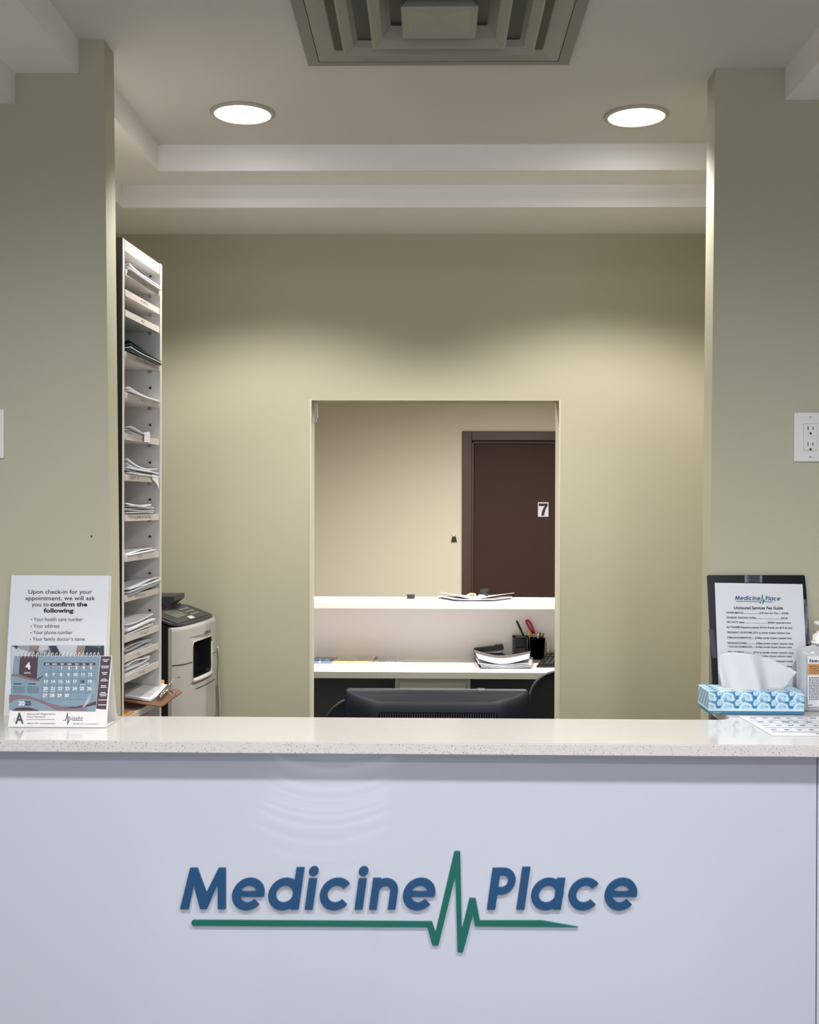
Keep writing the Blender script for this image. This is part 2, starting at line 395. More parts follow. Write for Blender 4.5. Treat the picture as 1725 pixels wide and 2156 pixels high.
bm = NB(); bx(bm, -2.35, xpr-.001, YP, YP+.02, .09, ZC-tt, .001); bx(bm, xpr+.001, 2.35, YP, YP+.02, .09, ZC-tt, .001); obj('front_panel', bm, PANEL, desk)
bm = NB(); bx(bm, -2.35, 2.35, YP+.03, YP+.05, 0, .09); obj('kick_plate', bm, GREYM, desk)
bm = NB(); bx(bm, -2.35, 2.35, YP+.02, 2.66, .09, ZC-tt); obj('carcass', bm, DGREY, desk)
bm = NB(); bx(bm, -.76, .70, 2.66, 3.3, .715, .74, .003); bx(bm, -.76, -.74, 2.7, 3.3, 0, .715); bx(bm, .68, .70, 2.7, 3.3, 0, .715); obj('inner_worktop', bm, WHITE, desk)
# sign
pf = onplane(Vector((0, YP, 0)), Vector((0, -1, 0)))
lf = lambda x, y, off=0: pf(350+x/1.643, 1560+y/1.643, off)
c0 = pf(860, 1910, .004)
sg = thing('lettering_sign', 'raised blue Medicine Place lettering with green pulse line on the glossy desk front', 'sign', (c0.x, YP-.003, c0.z-.1))
for ch, shp in logo_letters():
    bm = NB(); emit_shape(bm, shp, lf, .007); obj('letter', bm, BLUE, sg, label='blue letter '+ch)
bm = NB(); emit_shape(bm, [('poly', PULSE)], lf, .006); obj('pulse_line', bm, TEAL, sg, label='green heartbeat line')

# ------------------------------------------------------------------ wall plates
def plate(cx, cy, w, h, label, kind):
    Y = 2.77 if cx < 800 else 2.97
    c = P(cx, cy, Y); t = thing('wall_outlet' if kind == 'outlet' else 'light_switch', label, 'outlet' if kind == 'outlet' else 'switch', (c.x, Y, c.z-h/2))
    bm = NB(); bx(bm, c.x-w/2, c.x+w/2, Y-.006, Y, c.z-h/2, c.z+h/2, .0025); obj('cover_plate', bm, WHITEP, t)
    s = h/.125
    bm = NB(); bx(bm, c.x-.0175*s, c.x+.0175*s, Y-.0065, Y-.005, c.z-.0345*s, c.z+.0345*s, .0005); obj('gap', bm, GREYM, t)
    bm = NB(); bx(bm, c.x-.0168*s, c.x+.0168*s, Y-.008, Y-.005, c.z-.0338*s, c.z+.0338*s, .001); fa = obj('receptacle_face' if kind == 'outlet' else 'rocker', bm, WHITEP, t)
    if kind == 'outlet':
        for dz in (.0225, -.0180):
            zc = c.z+dz*s; bm = NB()
            bx(bm, c.x-.0075, c.x-.0053, Y-.0083, Y-.007, zc-.005, zc+.005); bx(bm, c.x+.0053, c.x+.0073, Y-.0083, Y-.007, zc-.0042, zc+.0042)
            prism(bm, [(c.x+.0028*math.cos(a), Y-.0083, zc-.0135+.0032*math.sin(a)) for a in [math.pi*k/8 for k in range(9)]]+[(c.x-.0028, Y-.0083, zc-.016), (c.x+.0028, Y-.0083, zc-.016)], (0, .001, 0))
            obj('socket_holes', bm, INK, fa)
    for dz in (.0505*s, -.0505*s):
        bm = NB(); lathe(bm, [(.0026, 0), (.0026, -.0012), (.0005, -.0016)], (c.x, Y-.006, c.z+dz), 12, 'Y'); obj('screw', bm, GREYM, t)
plate(1705, 920.5, .083, .127, 'white duplex wall outlet on the right wall above the sanitizer', 'outlet')
plate(-26, 914, .083, .119, 'white wall switch plate on the left wall at the frame edge', 'switch')

# ------------------------------------------------------------------ tall literature organiser
sh = thing('literature_organizer', 'tall narrow white pigeonhole organizer with labelled shelves and a black side', 'shelf unit', (-.93, 3.06, 0))
XS = P(258, 800, 2.90).x; Y1, Y2 = 2.90, 3.235; XI = XS-.30
zt = P(258, 500, Y1).z
XS2 = P(341, 800, Y2).x       # far edge sits a little further out
def sx(y): return XS+(XS2-XS)*(y-Y1)/(Y2-Y1)
bm = NB(); prism(bm, [(XI, Y1, 0), (XS, Y1, 0), (XS, Y1, zt), (XI, Y1, zt)], (0, .018, 0)); obj('side_panel', bm, WHITE, sh)
bm = NB(); prism(bm, [(XI, Y1-.002, 0), (XS-.0005, Y1-.002, 0), (XS-.0005, Y1-.002, zt), (XI, Y1-.002, zt)], (0, .0018, 0)); obj('side_facing', bm, BLACK, sh, label='black outer face of the organizer')
bm = NB(); prism(bm, [(XI, Y2-.022, 0), (XS2, Y2-.022, 0), (XS2, Y2-.022, zt), (XI, Y2-.022, zt)], (0, .022, 0)); sp = obj('side_panel', bm, WHITE, sh)
bm = NB(); bx(bm, XI-.01, XI, Y1, Y2, 0, zt); obj('back_panel', bm, WHITE, sh)
bm = NB(); prism(bm, [(XI, Y1+.018, zt-.03), (sx(Y1+.018)-.0005, Y1+.018, zt-.03), (sx(Y2-.022)-.0005, Y2-.022, zt-.03), (XI, Y2-.022, zt-.03)], (0, 0, .029)); obj('top_board', bm, WHITE, sh)
zof = lambda y: P(335, y, Y2-.022).z
LV = [617, 656, 695, 775, 853, 931, 1010, 1088, 1166, 1243, 1321, 1359, 1398, 1477]
ZS = []
for i, y in enumerate(LV):
    z = zof(y); ZS.append(z)
    bm = NB(); prism(bm, [(XI, Y1+.018, z-.006), (sx(Y1+.018)-.003, Y1+.018, z-.006), (sx(Y2-.022)-.003, Y2-.022, z-.006), (XI, Y2-.022, z-.006)], (0, 0, .012)); s_ = obj('shelf', bm, WHITE, sh)
    # label holder strip along the front edge
    bm = NB(); xa, xb = sx(Y1+.02), sx(Y2-.026)
    prism(bm, [(xa-.003, Y1+.02, z-.009), (xb-.003, Y2-.026, z-.009), (xb-.003, Y2-.026, z+.008), (xa-.003, Y1+.02, z+.008)], (.0035, 0, 0)); lb = obj('label_strip', bm, mat('strip_cream', (200, 192, 184), .6), s_)
    # handwriting strokes
    if i < 13:
        bm = NB(); rnd = random.Random(i*5+1)
        n, y0 = {0: (5, .45), 1: (7, .42), 2: (4, .42), 3: (20, .25), 4: (7, .40), 5: (3, .45), 6: (9, .12), 7: (22, .08), 8: (4, .35), 9: (11, .25), 10: (9, .4), 11: (3, .32), 12: (6, .38)}[i]
        L = Y2-Y1-.05; w = .030*L; hh = .0048
        for k in range(n):
            ya = Y1+.025+y0*L+k*w; x = sx(ya)+.0009
            seg = [(rnd.random(), rnd.random()) for _ in range(4)]
            for (a, b), (c, d) in zip(seg, seg[1:]):
                p = Vector((x, ya+a*w*.8, z-hh+b*2*hh)); q = Vector((x, ya+c*w*.8, z-hh+d*2*hh))
                dd = (q-p); 
                if dd.length < 1e-4: continue
                nn = Vector((0, -dd.z, dd.y)).normalized()*(.0011 if i in (2, 3, 7, 6, 8) else .0008)
                quad(bm, [p-nn, q-nn, q+nn, p+nn])
        ink = INK if i not in (2, 6, 8) else mat('maroon_ink', (110, 30, 60), .6)
        obj('handwriting', bm, ink, lb)
# shelf pins and holes on the far side panel
for y in [582]+[v-36 for v in LV[4:11]]:
    bm = NB(); lathe(bm, [(.0035, -.0015), (.0035, .001)], (XS2-.028, Y2-.0225, zof(y)), 14, 'Y'); obj('peg_hole', bm, INK, sp)
for z in ZS[:8]:
    bm = NB(); lathe(bm, [(.0045, -.01), (.0045, .0), (.003, .001)], (XS2-.028, Y2-.0235, z-.011), 12, 'Y'); obj('shelf_pin', bm, STEEL, sp)

def papers(i, n, th, out, mats, label, name='paper_stack', cat='papers', curl=0, y0=.02, y1=.29, tilt=0, amp=.003, group=None):
    """a pile of sheets on shelf i; out = how far each pokes past the front"""
    z0 = ZS[i]+.0066; t = thing(name, label, cat, (XS-.12, Y1+.15, z0), group)
    rnd = random.Random(i*13)
    for k in range(n):
        zb = z0+k*(th/n); o = out+rnd.uniform(-.006, .006)-.004*(k % 2); ph = rnd.uniform(0, 6)
        ya, yb = Y1+.018+y0+rnd.uniform(0, .006), Y1+.018+y1-rnd.uniform(0, .008)
        def fn(s, u, zb=zb, o=o, ph=ph, ya=ya, yb=yb, k=k):
            y = ya+(yb-ya)*s; x = XI+.01+(sx(y)+o-XI-.01)*u
            bump = max(0, u-.5)*2
            return Vector((x, y, zb+amp*(k/n)*bump*(1+math.sin(s*5+ph))+curl*bump**2*(1-s)**2*(k+1)/n+tilt*s*bump))
        bm = NB(); grid(bm, fn, 14, 8, (0, 0, th/n*.8)); obj('sheet' if n > 1 else 'sheet', bm, mats[k % len(mats)], t)
    return t
PG = 'paper piles in the organizer'
papers(0, 3, .008, .004, [PAPER], 'thin white papers in the topmost pigeonhole of the organizer', curl=.012)
papers(3, 4, .014, .012, [mat('green_folder', (18, 50, 46), .45), PAPER2, MATS['green_folder'], MATS['green_folder']], 'dark green folders jutting from the upper part of the organizer', 'folder_stack', 'folders', curl=.02, amp=.004)
papers(4, 2, .004, .001, [PAPER], 'single white sheets in the pigeonhole below the dark green folders', curl=.012)
papers(5, 3, .006, .002, [PAPER], 'few white sheets with a curled corner in the middle of the organizer', curl=.012, y1=.2)
papers(6, 5, .018, .002, [PAPER, PAPER2], 'wavy grey paper pile over the label with pink writing', curl=.02, amp=.005)
papers(7, 6, .026, .0, [PAPER2, PAPER], 'thick flat paper pile over the widest handwritten label', curl=.002, y1=.24)
papers(8, 2, .004, .0, [PAPER], 'thin sheets in the pigeonhole right above the jutting white page', amp=.004, tilt=.006, y1=.25)
papers(9, 5, .015, .012, [PAPER2, PAPER], 'white pages jutting past the organizer edge just above printer height', tilt=.016, curl=.004)
papers(10, 5, .028, -.004, [PAPER, PAPER2], 'tall pile of white pages level with the printer top', tilt=.006, y1=.26)
papers(11, 4, .016, -.008, [PAPER2], 'grey newsprint-like pages in the short lower pigeonhole', tilt=.004, y1=.24)
papers(12, 6, .03, -.004, [PAPER], 'curled white booklet pile just above the clipboard', curl=.0, tilt=.004, y1=.22, amp=.006)
# hanging slip of paper by the pink label
bm = NB(); p = Vector((sx(Y2-.08)+.002, Y2-.1, ZS[6]))
grid(bm, lambda s, u: p+Vector((.004*math.sin(s*3), .075*s, .012-.03*u*(.4+s*.8)-.004*s)), 8, 4, (.0006, 0, 0)); tag(obj('paper_slip', bm, PAPER), 'crumpled white slip hanging over the pink lettered shelf label', 'paper')
bm = NB(); p = Vector((sx(Y1+.17)+.004, Y1+.16, ZS[5]))
grid(bm, lambda s, u: p+Vector((.006*math.sin(s*3), .055*s, -.008+.026*u+.006*s*u)), 8, 4, (.0006, 0, 0)); tag(obj('paper_slip', bm, PAPER), 'curled paper corner standing up from a middle organizer shelf', 'paper')
# clipboard and orange folders
z14 = ZS[13]
bm = NB(); prism(bm, [(XI+.03, Y1+.03, z14+.008), (sx(Y1)+.002, Y1+.03, z14+.008), (sx(Y1)+.006, Y1+.1, z14+.008), (XI+.03, Y1+.26, z14+.008)], (0, 0, .003))
tag(obj('orange_folder', bm, mat('orange_card', (196, 138, 70), .6)), 'orange folder under the clipboard in the lowest visible pigeonhole', 'folder')
cl = thing('clipboard', 'brown clipboard with printed papers jutting out of the organizer', 'clipboard', (XS-.05, Y1+.15, z14+.012))
def cq(px, py, off=0):   # sloping board plane
    return cbp(px, py, off)
A0 = PX(262, 1472, XS-.0) 
n_ = Vector((.12, -.06, 1)).normalized()
cb0 = Vector((XS+.03, Y1+.14, z14+.024))
cbp = onplane(cb0, n_)
outl = [(262, 1475), (320, 1484), (338, 1487), (345, 1484), (383, 1457), (378, 1453), (345, 1449), (300, 1446), (262, 1440)]
bm = NB(); prism(bm, [cbp(x, y) for x, y in outl], -n_*.003); obj('board', bm, mat('hardboard', (120, 84, 58), .5), cl)
bm = NB(); prism(bm, [cbp(x, y, .0006) for x, y in ((262, 1431), (300, 1427), (346, 1433), (346, 1443), (322, 1449), (262, 1450))], n_*.001)
tag(obj('orange_folder', bm, mat('orange_card', (196, 138, 70), .6)), 'orange folder showing behind the printed papers on the clipboard', 'folder')
ppl = [(262, 1470), (317, 1479), (332, 1470), (352, 1447), (300, 1438), (262, 1434)]
bm = NB(); prism(bm, [cbp(x, y, .002) for x, y in ppl], n_*.006); pg = obj('paper_pad', bm, PAPER, cl)
bm = NB()
for k in range(20):
    xt, yt = 274+k*3.6, 1439+k*.42; xb, yb = xt-31, yt+28
    if xb < 263: f_ = (xt-263)/31; xb, yb = 263, yt+28*f_
    poly(bm, cbp, [(xt, yt), (xt+1.5, yt), (xb+1.5, yb), (xb, yb)], .0086)
obj('printed_text', bm, GINK, pg)
bm = NB()
a, b = cbp(336, 1476, .012), cbp(354, 1455, .012)
prism(bm, [cbp(333, 1473, .009), cbp(337, 1478, .009), cbp(356, 1459, .009), cbp(351, 1453, .009)], n_*.006)
tube(bm, [cbp(334, 1474, .012), cbp(345, 1470, .022), cbp(352, 1470, .02), cbp(362, 1476, .014), cbp(369, 1474, .012), cbp(368, 1471, .012)], .0016, 8)
tube(bm, [cbp(352, 1455, .012), cbp(360, 1448, .02), cbp(368, 1443, .022), cbp(378, 1440, .02)], .0013, 8)
tube(bm, [cbp(336, 1476, .014), cbp(345, 1465, .016), cbp(354, 1457, .014)], .003, 8)
tube(bm, [cbp(355, 1462, .01), cbp(367, 1469, .014)], .0022, 8)
obj('metal_clip', bm, STEEL, cl, True)
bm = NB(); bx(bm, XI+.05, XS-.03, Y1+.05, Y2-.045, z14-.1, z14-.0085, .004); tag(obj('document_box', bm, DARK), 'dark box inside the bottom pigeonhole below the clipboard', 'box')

# ------------------------------------------------------------------ printer
pr = thing('printer', 'grey and black floor standing office printer between organizer and back wall', 'printer', (-1.0, 3.85, 0))
yA, yB2 = 3.62, 3.995
xA = P(377, 1323, yA).x; xB = P(457, 1300, yB2).x
zP = P(377, 1323, yA).z
ang = math.atan2(xA-xB, yB2-yA)      # front runs from (xA,yA) to (xB,yB2)
MP = Matrix.Translation((xA, yA, 0)) @ Matrix.Rotation(ang, 4, 'Z')
Wp = math.hypot(xB-xA, yB2-yA)       # local: y along the front, -x into the body
def PL(x, y, z): return MP @ Vector((x, y, z))
def cap_outline(depth, bulge, z, n=10):
    pts = [PL(-depth, 0, z), PL(-.012, 0, z), PL(-.004, .004, z)]
    for k in range(n+1): u = k/n; pts.append(PL(bulge*math.sin(math.pi*u), .008+u*(Wp-.016), z))
    return pts+[PL(-.004, Wp-.004, z), PL(-.012, Wp, z), PL(-depth, Wp, z)]
yo0, yo1, zo0, zo1 = .103, .300, zP-.178, zP-.058
def fas(y): u = min(1, max(0, y/Wp)); return .012*math.sin(math.pi*u)-.024*(1-min(1, u*7))**2-.006*max(0, u*14-13)**2
def FP(y, z, o=0): return PL(fas(y)+o-(.004*max(0, (z-(zP-.012))/.012)**2), y, z)
def slot_loop(e=0, r=.016, n=6):
    pts = []
    for cy, cz, a0 in ((yo1-r, zo1-r, 0), (yo0+r, zo1-r, 90), (yo0+r, zo0+r, 180), (yo1-r, zo0+r, 270)):
        for k in range(n+1): a = math.radians(a0+90*k/n); pts.append((cy+(r+e)*math.cos(a), cz+(r+e)*math.sin(a)))
    return pts
ys = [0, .003, .007, .013, .02, .03, .04, .06, .09, .125, .16, .21, .25, .30, .33, Wp-.02, Wp-.01, Wp-.004, Wp]
zs = [0, .3, .6, zP-.3, zo0-.02]
bm = NB()
for za, zb_ in list(zip(zs, zs[1:]))+[(zo1+.02, zP-.012), (zP-.012, zP-.006), (zP-.006, zP)]:
    for ya, yb_ in zip(ys, ys[1:]): quad(bm, [FP(ya, za), FP(yb_, za), FP(yb_, zb_), FP(ya, zb_)])
za, zb_ = zo0-.02, zo1+.02
for ya, yb_ in zip(ys, ys[1:]):
    if yb_ <= .06 or ya >= .33: quad(bm, [FP(ya, za), FP(yb_, za), FP(yb_, zb_), FP(ya, zb_)])
from mathutils.geometry import tessellate_polygon
outer = [(y, za) for y in ys if .06 <= y <= .33]+[(y, zb_) for y in reversed(ys) if .06 <= y <= .33]
inner = slot_loop()
allp = outer+inner
for t3 in tessellate_polygon([[Vector((y, z, 0)) for y, z in outer], [Vector((y, z, 0)) for y, z in inner]]):
    quad(bm, [FP(*allp[i]) for i in t3])
quad(bm, [PL(fas(0), 0, 0), PL(-.036, 0, 0), PL(-.036, 0, zP), PL(fas(0)-.004, 0, zP), PL(fas(0), 0, zP-.012)]); quad(bm, [PL(fas(Wp), Wp, 0), PL(-.036, Wp, 0), PL(-.036, Wp, zP), PL(fas(Wp)-.004, Wp, zP), PL(fas(Wp), Wp, zP-.012)])
for ya, yb_ in zip(ys, ys[1:]): quad(bm, [FP(ya, zP), FP(yb_, zP), PL(-.036, yb_, zP), PL(-.036, ya, zP)])
bmesh.ops.remove_doubles(bm, verts=bm.verts, dist=1e-5)
obj('front_fascia', bm, GREYP, pr)
bm = NB(); lp = slot_loop(.002)
tube(bm, [FP(y, z, -.0005) for y, z in lp+lp[:1]], .003, 6); obj('slot_bezel', bm, GREYP, pr, True)
bm = NB(); tube(bm, [FP(yo0+.004+(yo1-yo0-.008)*k/10, zo0-.006, .0) for k in range(11)], .0075, 10); obj('slot_lip', bm, mat('printer_lip', (205, 200, 198), .35), pr, True)
bm = NB(); il = slot_loop(.0008); pD = -.2
for (y0_, z0_), (y1_, z1_) in zip(il, il[1:]+il[:1]): quad(bm, [FP(y0_, z0_, -.001), FP(y1_, z1_, -.001), PL(pD, y1_, z1_), PL(pD, y0_, z0_)])
bm.faces.new([bm.verts.new(PL(pD, y, z)) for y, z in il])
obj('output_slot', bm, mat('slot_black', (10, 12, 18), .5), pr)
for z, ya0, ya1 in ((zP-.122, 0, yo0-.002), (zP-.122, yo1+.003, Wp-.004), (zP-.215, .13, .345), (zP-.345, .27, Wp-.01)):
    bm = NB()
    n = 12
    for k in range(n):
        y0_, y1_ = ya0+(ya1-ya0)*k/n, ya0+(ya1-ya0)*(k+1)/n
        quad(bm, [FP(y, zz, .0008) for y, zz in ((y0_, z), (y1_, z), (y1_, z+.003), (y0_, z+.003))])
    obj('panel_seam', bm, BLACK, pr)
bm = NB(); prism(bm, [PL(x, 0, z) for x, z in ((-.036, 0), (-.036, zP+.006), (-.11, zP+.030), (-.46, zP+.030), (-.46, 0))], PL(0, Wp, 0)-PL(0, 0, 0)); obj('body', bm, mat('printer_side_black', (16, 18, 24), .45), pr)
def DK(x, y, o=0): return PL(x, y, zP+.001+.36*min(.1, max(0, -x-.01))+o)
bm = NB(); grid(bm, lambda s_, u: DK((fas(u*Wp)-.012)*(1-s_)+s_*(-.46), u*Wp, 0) if s_ > 0 else DK(fas(u*Wp)-.012, u*Wp), 40, 16, (0, 0, .006)); obj('top_deck', bm, mat('printer_charcoal', (52, 53, 58), .45), pr)
bm = NB(); prism(bm, [DK(-.45, .03, .006), DK(-.125, .03, .006), DK(-.125, Wp-.02, .006), DK(-.45, Wp-.02, .006)], (0, 0, .006)); obj('scanner_lid', bm, mat('printer_charcoal', (52, 53, 58), .45), pr)
bm = NB(); prism(bm, [DK(-.018, .03, .007), DK(-.105, .03, .007), DK(-.105, Wp-.03, .007), DK(-.018, Wp-.05, .007)], (0, 0, .0015)); cp = obj('control_panel', bm, mat('printer_panel', (60, 61, 66), .4), pr)
bm = NB(); prism(bm, [DK(-.045, .10, .009), DK(-.095, .10, .009), DK(-.095, .21, .009), DK(-.045, .21, .009)], (0, 0, .0008)); obj('screen', bm, mat('lcd', (104, 108, 98), .3), cp)
bm = NB(); prism(bm, [DK(-.018, .16, .010), DK(-.036, .17, .010), DK(-.036, .215, .010), DK(-.018, .205, .010)], (0, 0, .0008)); obj('sticker', bm, mat('label_cream', (215, 200, 182), .6), cp)
for k in range(3):
    for j in range(4):
        bm = NB(); prism(bm, [DK(-.04-k*.02, .235+j*.022, .009), DK(-.048-k*.02, .235+j*.022, .009), DK(-.048-k*.02, .248+j*.022, .009), DK(-.04-k*.02, .248+j*.022, .009)], (0, 0, .001)); obj('key', bm, GREYM, cp)
# raised document feeder arm and tray
tp = P(341, 1290, 3.86)
bm = NB()
F0 = onplane(Vector((0, 3.80, 0)), Vector((0, -1, 0)))
prism(bm, [F0(x, y) for x, y in ((300, 1256), (367, 1256), (367, 1266), (350, 1279), (340, 1276), (300, 1272))], (0, .16, 0))
prism(bm, [F0(x, y) for x, y in ((318, 1272), (341, 1272), (345, 1277), (355, 1298), (318, 1300))], (0, .12, 0))
obj('document_feeder', bm, mat('printer_charcoal', (44, 45, 52), .45), pr)
bm = NB(); fpr = lambda px, py, off=0: onplane(PL(.012, Wp/2, 0), (MP.to_3x3() @ Vector((1, 0, 0))))(px, py, off)
write(bm, 'LEXMARK', 435.5, 1333, 6.0, fpr, width=13, bold=.03, off=.004, slope=-.28); obj('brand_lettering', bm, INK, pr)
# cord beside the printer
bm = NB(); pts = [P(458, 1362, 4.03), P(459, 1375, 4.05), P(461, 1395, 4.06), P(459, 1420, 4.07), P(462, 1470, 4.08), P(463, 1520, 4.08), P(463, 1700, 4.07), P(455, 1950, 4.0)]
tube(bm, pts, .0035, 8); tag(obj('power_cord', bm, mat('cord_white', (190, 184, 160), .5), smooth=True), 'white cord hanging down the back wall beside the printer', 'cord')

# ------------------------------------------------------------------ monitor and chair behind the counter
YM = 3.0
fm = onplane(Vector((0, YM, 0)), Vector((0, -1, 0)))
mo = thing('computer_monitor', 'black computer monitor seen from behind over the counter edge', 'monitor', (P(920, 1500, YM).x, YM+.03, .74))
tl, tr = fm(726, 1453), fm(1115, 1453); zb = tl.z-.31
def rrect(x0, x1, z0, z1, r, Y, n=5):
    pts = []
    for cx, cz, a0 in ((x1-r, z1-r, 0), (x0+r, z1-r, 90), (x0+r, z0+r, 180), (x1-r, z0+r, 270)):
        for k in range(n+1): a = math.radians(a0+90*k/n); pts.append((cx+r*math.cos(a), Y, cz+r*math.sin(a)))
    return pts
bm = NB(); prism(bm, rrect(tl.x, tr.x, zb, tl.z, .01, YM), (0, .035, 0))
a = fm(735, 1462); b = fm(1105, 1462)
def ring_loft(bm, rings):
    R = [[bm.verts.new(p) for p in r] for r in rings]
    for p, q in zip(R, R[1:]):
        n = len(p)
        for k in range(n): bm.faces.new((p[k], p[(k+1) % n], q[(k+1) % n], q[k]))
    return R
R = ring_loft(bm, [rrect(tl.x+.002, tr.x-.002, zb+.002, tl.z-.003, .01, YM), rrect(tl.x+.012, tr.x-.012, zb+.01, tl.z-.01, .03, YM-.006), rrect(tl.x+.06, tr.x-.06, zb+.03, tl.z-.022, .04, YM-.028), rrect(tl.x+.075, tr.x-.075, zb+.04, tl.z-.034, .04, YM-.032)])
bm.faces.new(R[-1]); obj('housing', bm, DARK, mo, True)
fm2 = onplane(Vector((0, YM-.036, 0)), Vector((0, -1, 0)))
bm = NB(); g0, g1 = fm2(797, 1499.5), fm2(1048, 1499.5)
prism(bm, rrect(g0.x, g1.x, g0.z-.09, g0.z-.0, .006, YM-.036), (0, .003, 0)); vs_ = obj('vent_recess', bm, mat('recess', (8, 9, 14), .3), mo)
for k in range(48):
    x = g0.x+.006+k*(g1.x-g0.x-.012)/47
    bm = NB(); bx(bm, x-.0011, x+.0011, YM-.0385, YM-.036, g0.z-.05, g0.z-.003, .0004); obj('vent_slat', bm, mat('slat_gloss', (70, 72, 80), .12), vs_)
bm = NB(); bx(bm, -.03+mo.location.x, .03+mo.location.x, YM-.03, YM-.01, .76, zb+.05, .004); obj('stand_neck', bm, BLACK, mo)
bm = NB(); bx(bm, mo.location.x-.12, mo.location.x+.12, YM-.09, YM+.09, .74, .757, .005); obj('stand_base', bm, BLACK, mo)
bm = NB(); a = fm(1005, 1455); b = fm(1022, 1450); bx(bm, a.x, b.x, YM, YM+.012, tl.z, tl.z+.006, .001); tag(obj('metal_clip', bm, STEEL), 'small silver clip sitting on top of the black monitor', 'clip')

def chair(name, cx, Y, ztop, w, label, tilt=.12, M=CHAIRM):
    t = thing(name, label, 'chair', (cx, Y-.25, 0))
    def fn(s, u):
        a = (s-.5)*2; v = u; x = cx+a*w*.5*(1-.0*v); hgt = .46
        # superellipse outline
        tt_ = (v-.5)*2
        k = (1-abs(tt_)**3.2)**(1/3.2) if abs(tt_) < 1 else 0
        return Vector((cx+a*w*.5*max(k, .02), Y-.03*(1-a*a)*0+.05*a*a*-1-tilt*v*-.0, ztop-hgt+hgt*v))
    bm = NB(); grid(bm, fn, 48, 60, (0, .055, 0)); bmesh.ops.remove_doubles(bm, verts=bm.verts, dist=.0005); obj('backrest', bm, M, t, True)
    bm = NB(); bx(bm, cx-.24, cx+.24, Y-.50, Y-.03, .43, .51, .03, 3); obj('seat', bm, M, t)
    bm = NB(); bx(bm, cx-.03, cx+.03, Y+.05, Y+.07, .40, ztop-.2, .005); bx(bm, cx-.03, cx+.03, Y-.25, Y+.07, .40, .43); obj('back_bracket', bm, BLACK, t)
    bm = NB(); lathe(bm, [(.03, .09), (.03, .40)], (cx, Y-.25, 0), 16); obj('gas_column', bm, BLACK, t, True)
    for k in range(5):
        a = math.radians(72*k+20); e = Vector((cx+.28*math.cos(a), Y-.25+.28*math.sin(a), .06))
        bm = NB(); tube(bm, [(cx, Y-.25, .10), e], [.022, .014], 8); lg = obj('leg', bm, BLACK, t, True)
        bm = NB(); lathe(bm, [(.025, -.012), (.025, .012)], (e.x, e.y, .026), 16, 'Y'); obj('caster', bm, BLACK, lg, True)
c1 = P(836, 1458, 3.62); chair('office_chair', c1.x, 3.62, c1.z, .50, 'black office chair half hidden behind the monitor')
c2 = P(1217, 1409, 5.2); chair('office_chair', c2.x, 5.2, c2.z, .46, 'black rounded office chair in the far room at the doorway right side')

# ------------------------------------------------------------------ far room work station
ZD = .735
yd0 = PZ(900, 1415, ZD).y; yd1 = 6.325
QW = speckle('far_quartz', (236, 232, 230), (200, 190, 184), 120, .1, .25, lightc=(236, 232, 230))
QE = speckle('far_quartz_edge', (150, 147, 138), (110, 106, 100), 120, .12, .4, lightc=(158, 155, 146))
zl = 1.07; yl0 = PZ(900, 1269.5, zl).y; yl1 = 6.385
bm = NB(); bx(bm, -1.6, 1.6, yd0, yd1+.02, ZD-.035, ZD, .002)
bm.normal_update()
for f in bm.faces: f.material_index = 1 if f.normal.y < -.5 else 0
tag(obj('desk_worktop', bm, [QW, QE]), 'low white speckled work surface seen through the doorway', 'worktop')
st = thing('divider_counter', 'white raised ledge and panel behind the far work surface', 'counter', (0, yl1-.1, 0))
bm = NB(); bx(bm, -1.6, 1.6, yd1+.02, yd1+.06, 0, zl-.032); obj('panel', bm, mat('far_panel_white', (240, 236, 234), .4), st)
bm = NB(); bx(bm, -1.6, 1.6, yl0, yl1, zl-.032, zl, .002); obj('ledge', bm, mat('far_ledge', (226, 216, 210), .4), st)
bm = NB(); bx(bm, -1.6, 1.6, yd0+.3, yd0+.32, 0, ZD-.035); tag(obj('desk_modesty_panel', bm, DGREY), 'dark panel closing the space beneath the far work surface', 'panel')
ca = thing('drawer_cabinet', 'grey metal drawer cabinet beneath the far work surface', 'cabinet', (P(911, 1430, yd0).x, yd0+.2, 0))
a = P(832, 1430, yd0+.03); b = P(991, 1430, yd0+.03)
bm = NB(); bx(bm, a.x, b.x, yd0+.03, yd0+.295, 0, ZD-.037, .002); obj('body', bm, mat('cab_grey', (150, 153, 148), .45), ca)
a = P(841, 1429, yd0+.03); b = P(981, 1429, yd0+.03); zc = a.z-.012
for k, h in enumerate((.16, .16, .30)):
    bm = NB(); bx(bm, a.x, b.x, yd0+.018, yd0+.03, zc-h, zc-.005, .003); dr = obj('drawer', bm, mat('cab_drawer', (158, 158, 150), .45), ca)
    bm = NB(); bx(bm, (a.x+b.x)/2-.05, (a.x+b.x)/2+.05, yd0+.012, yd0+.018, zc-h+.02, zc-h+.035, .002); obj('handle', bm, GREYM, dr); zc -= h+.003
def onz(z): return lambda px, py, off=0: PZ(px, py, z)+Vector((0, 0, off))
fd = onz(ZD+.0006); fl = onz(zl)
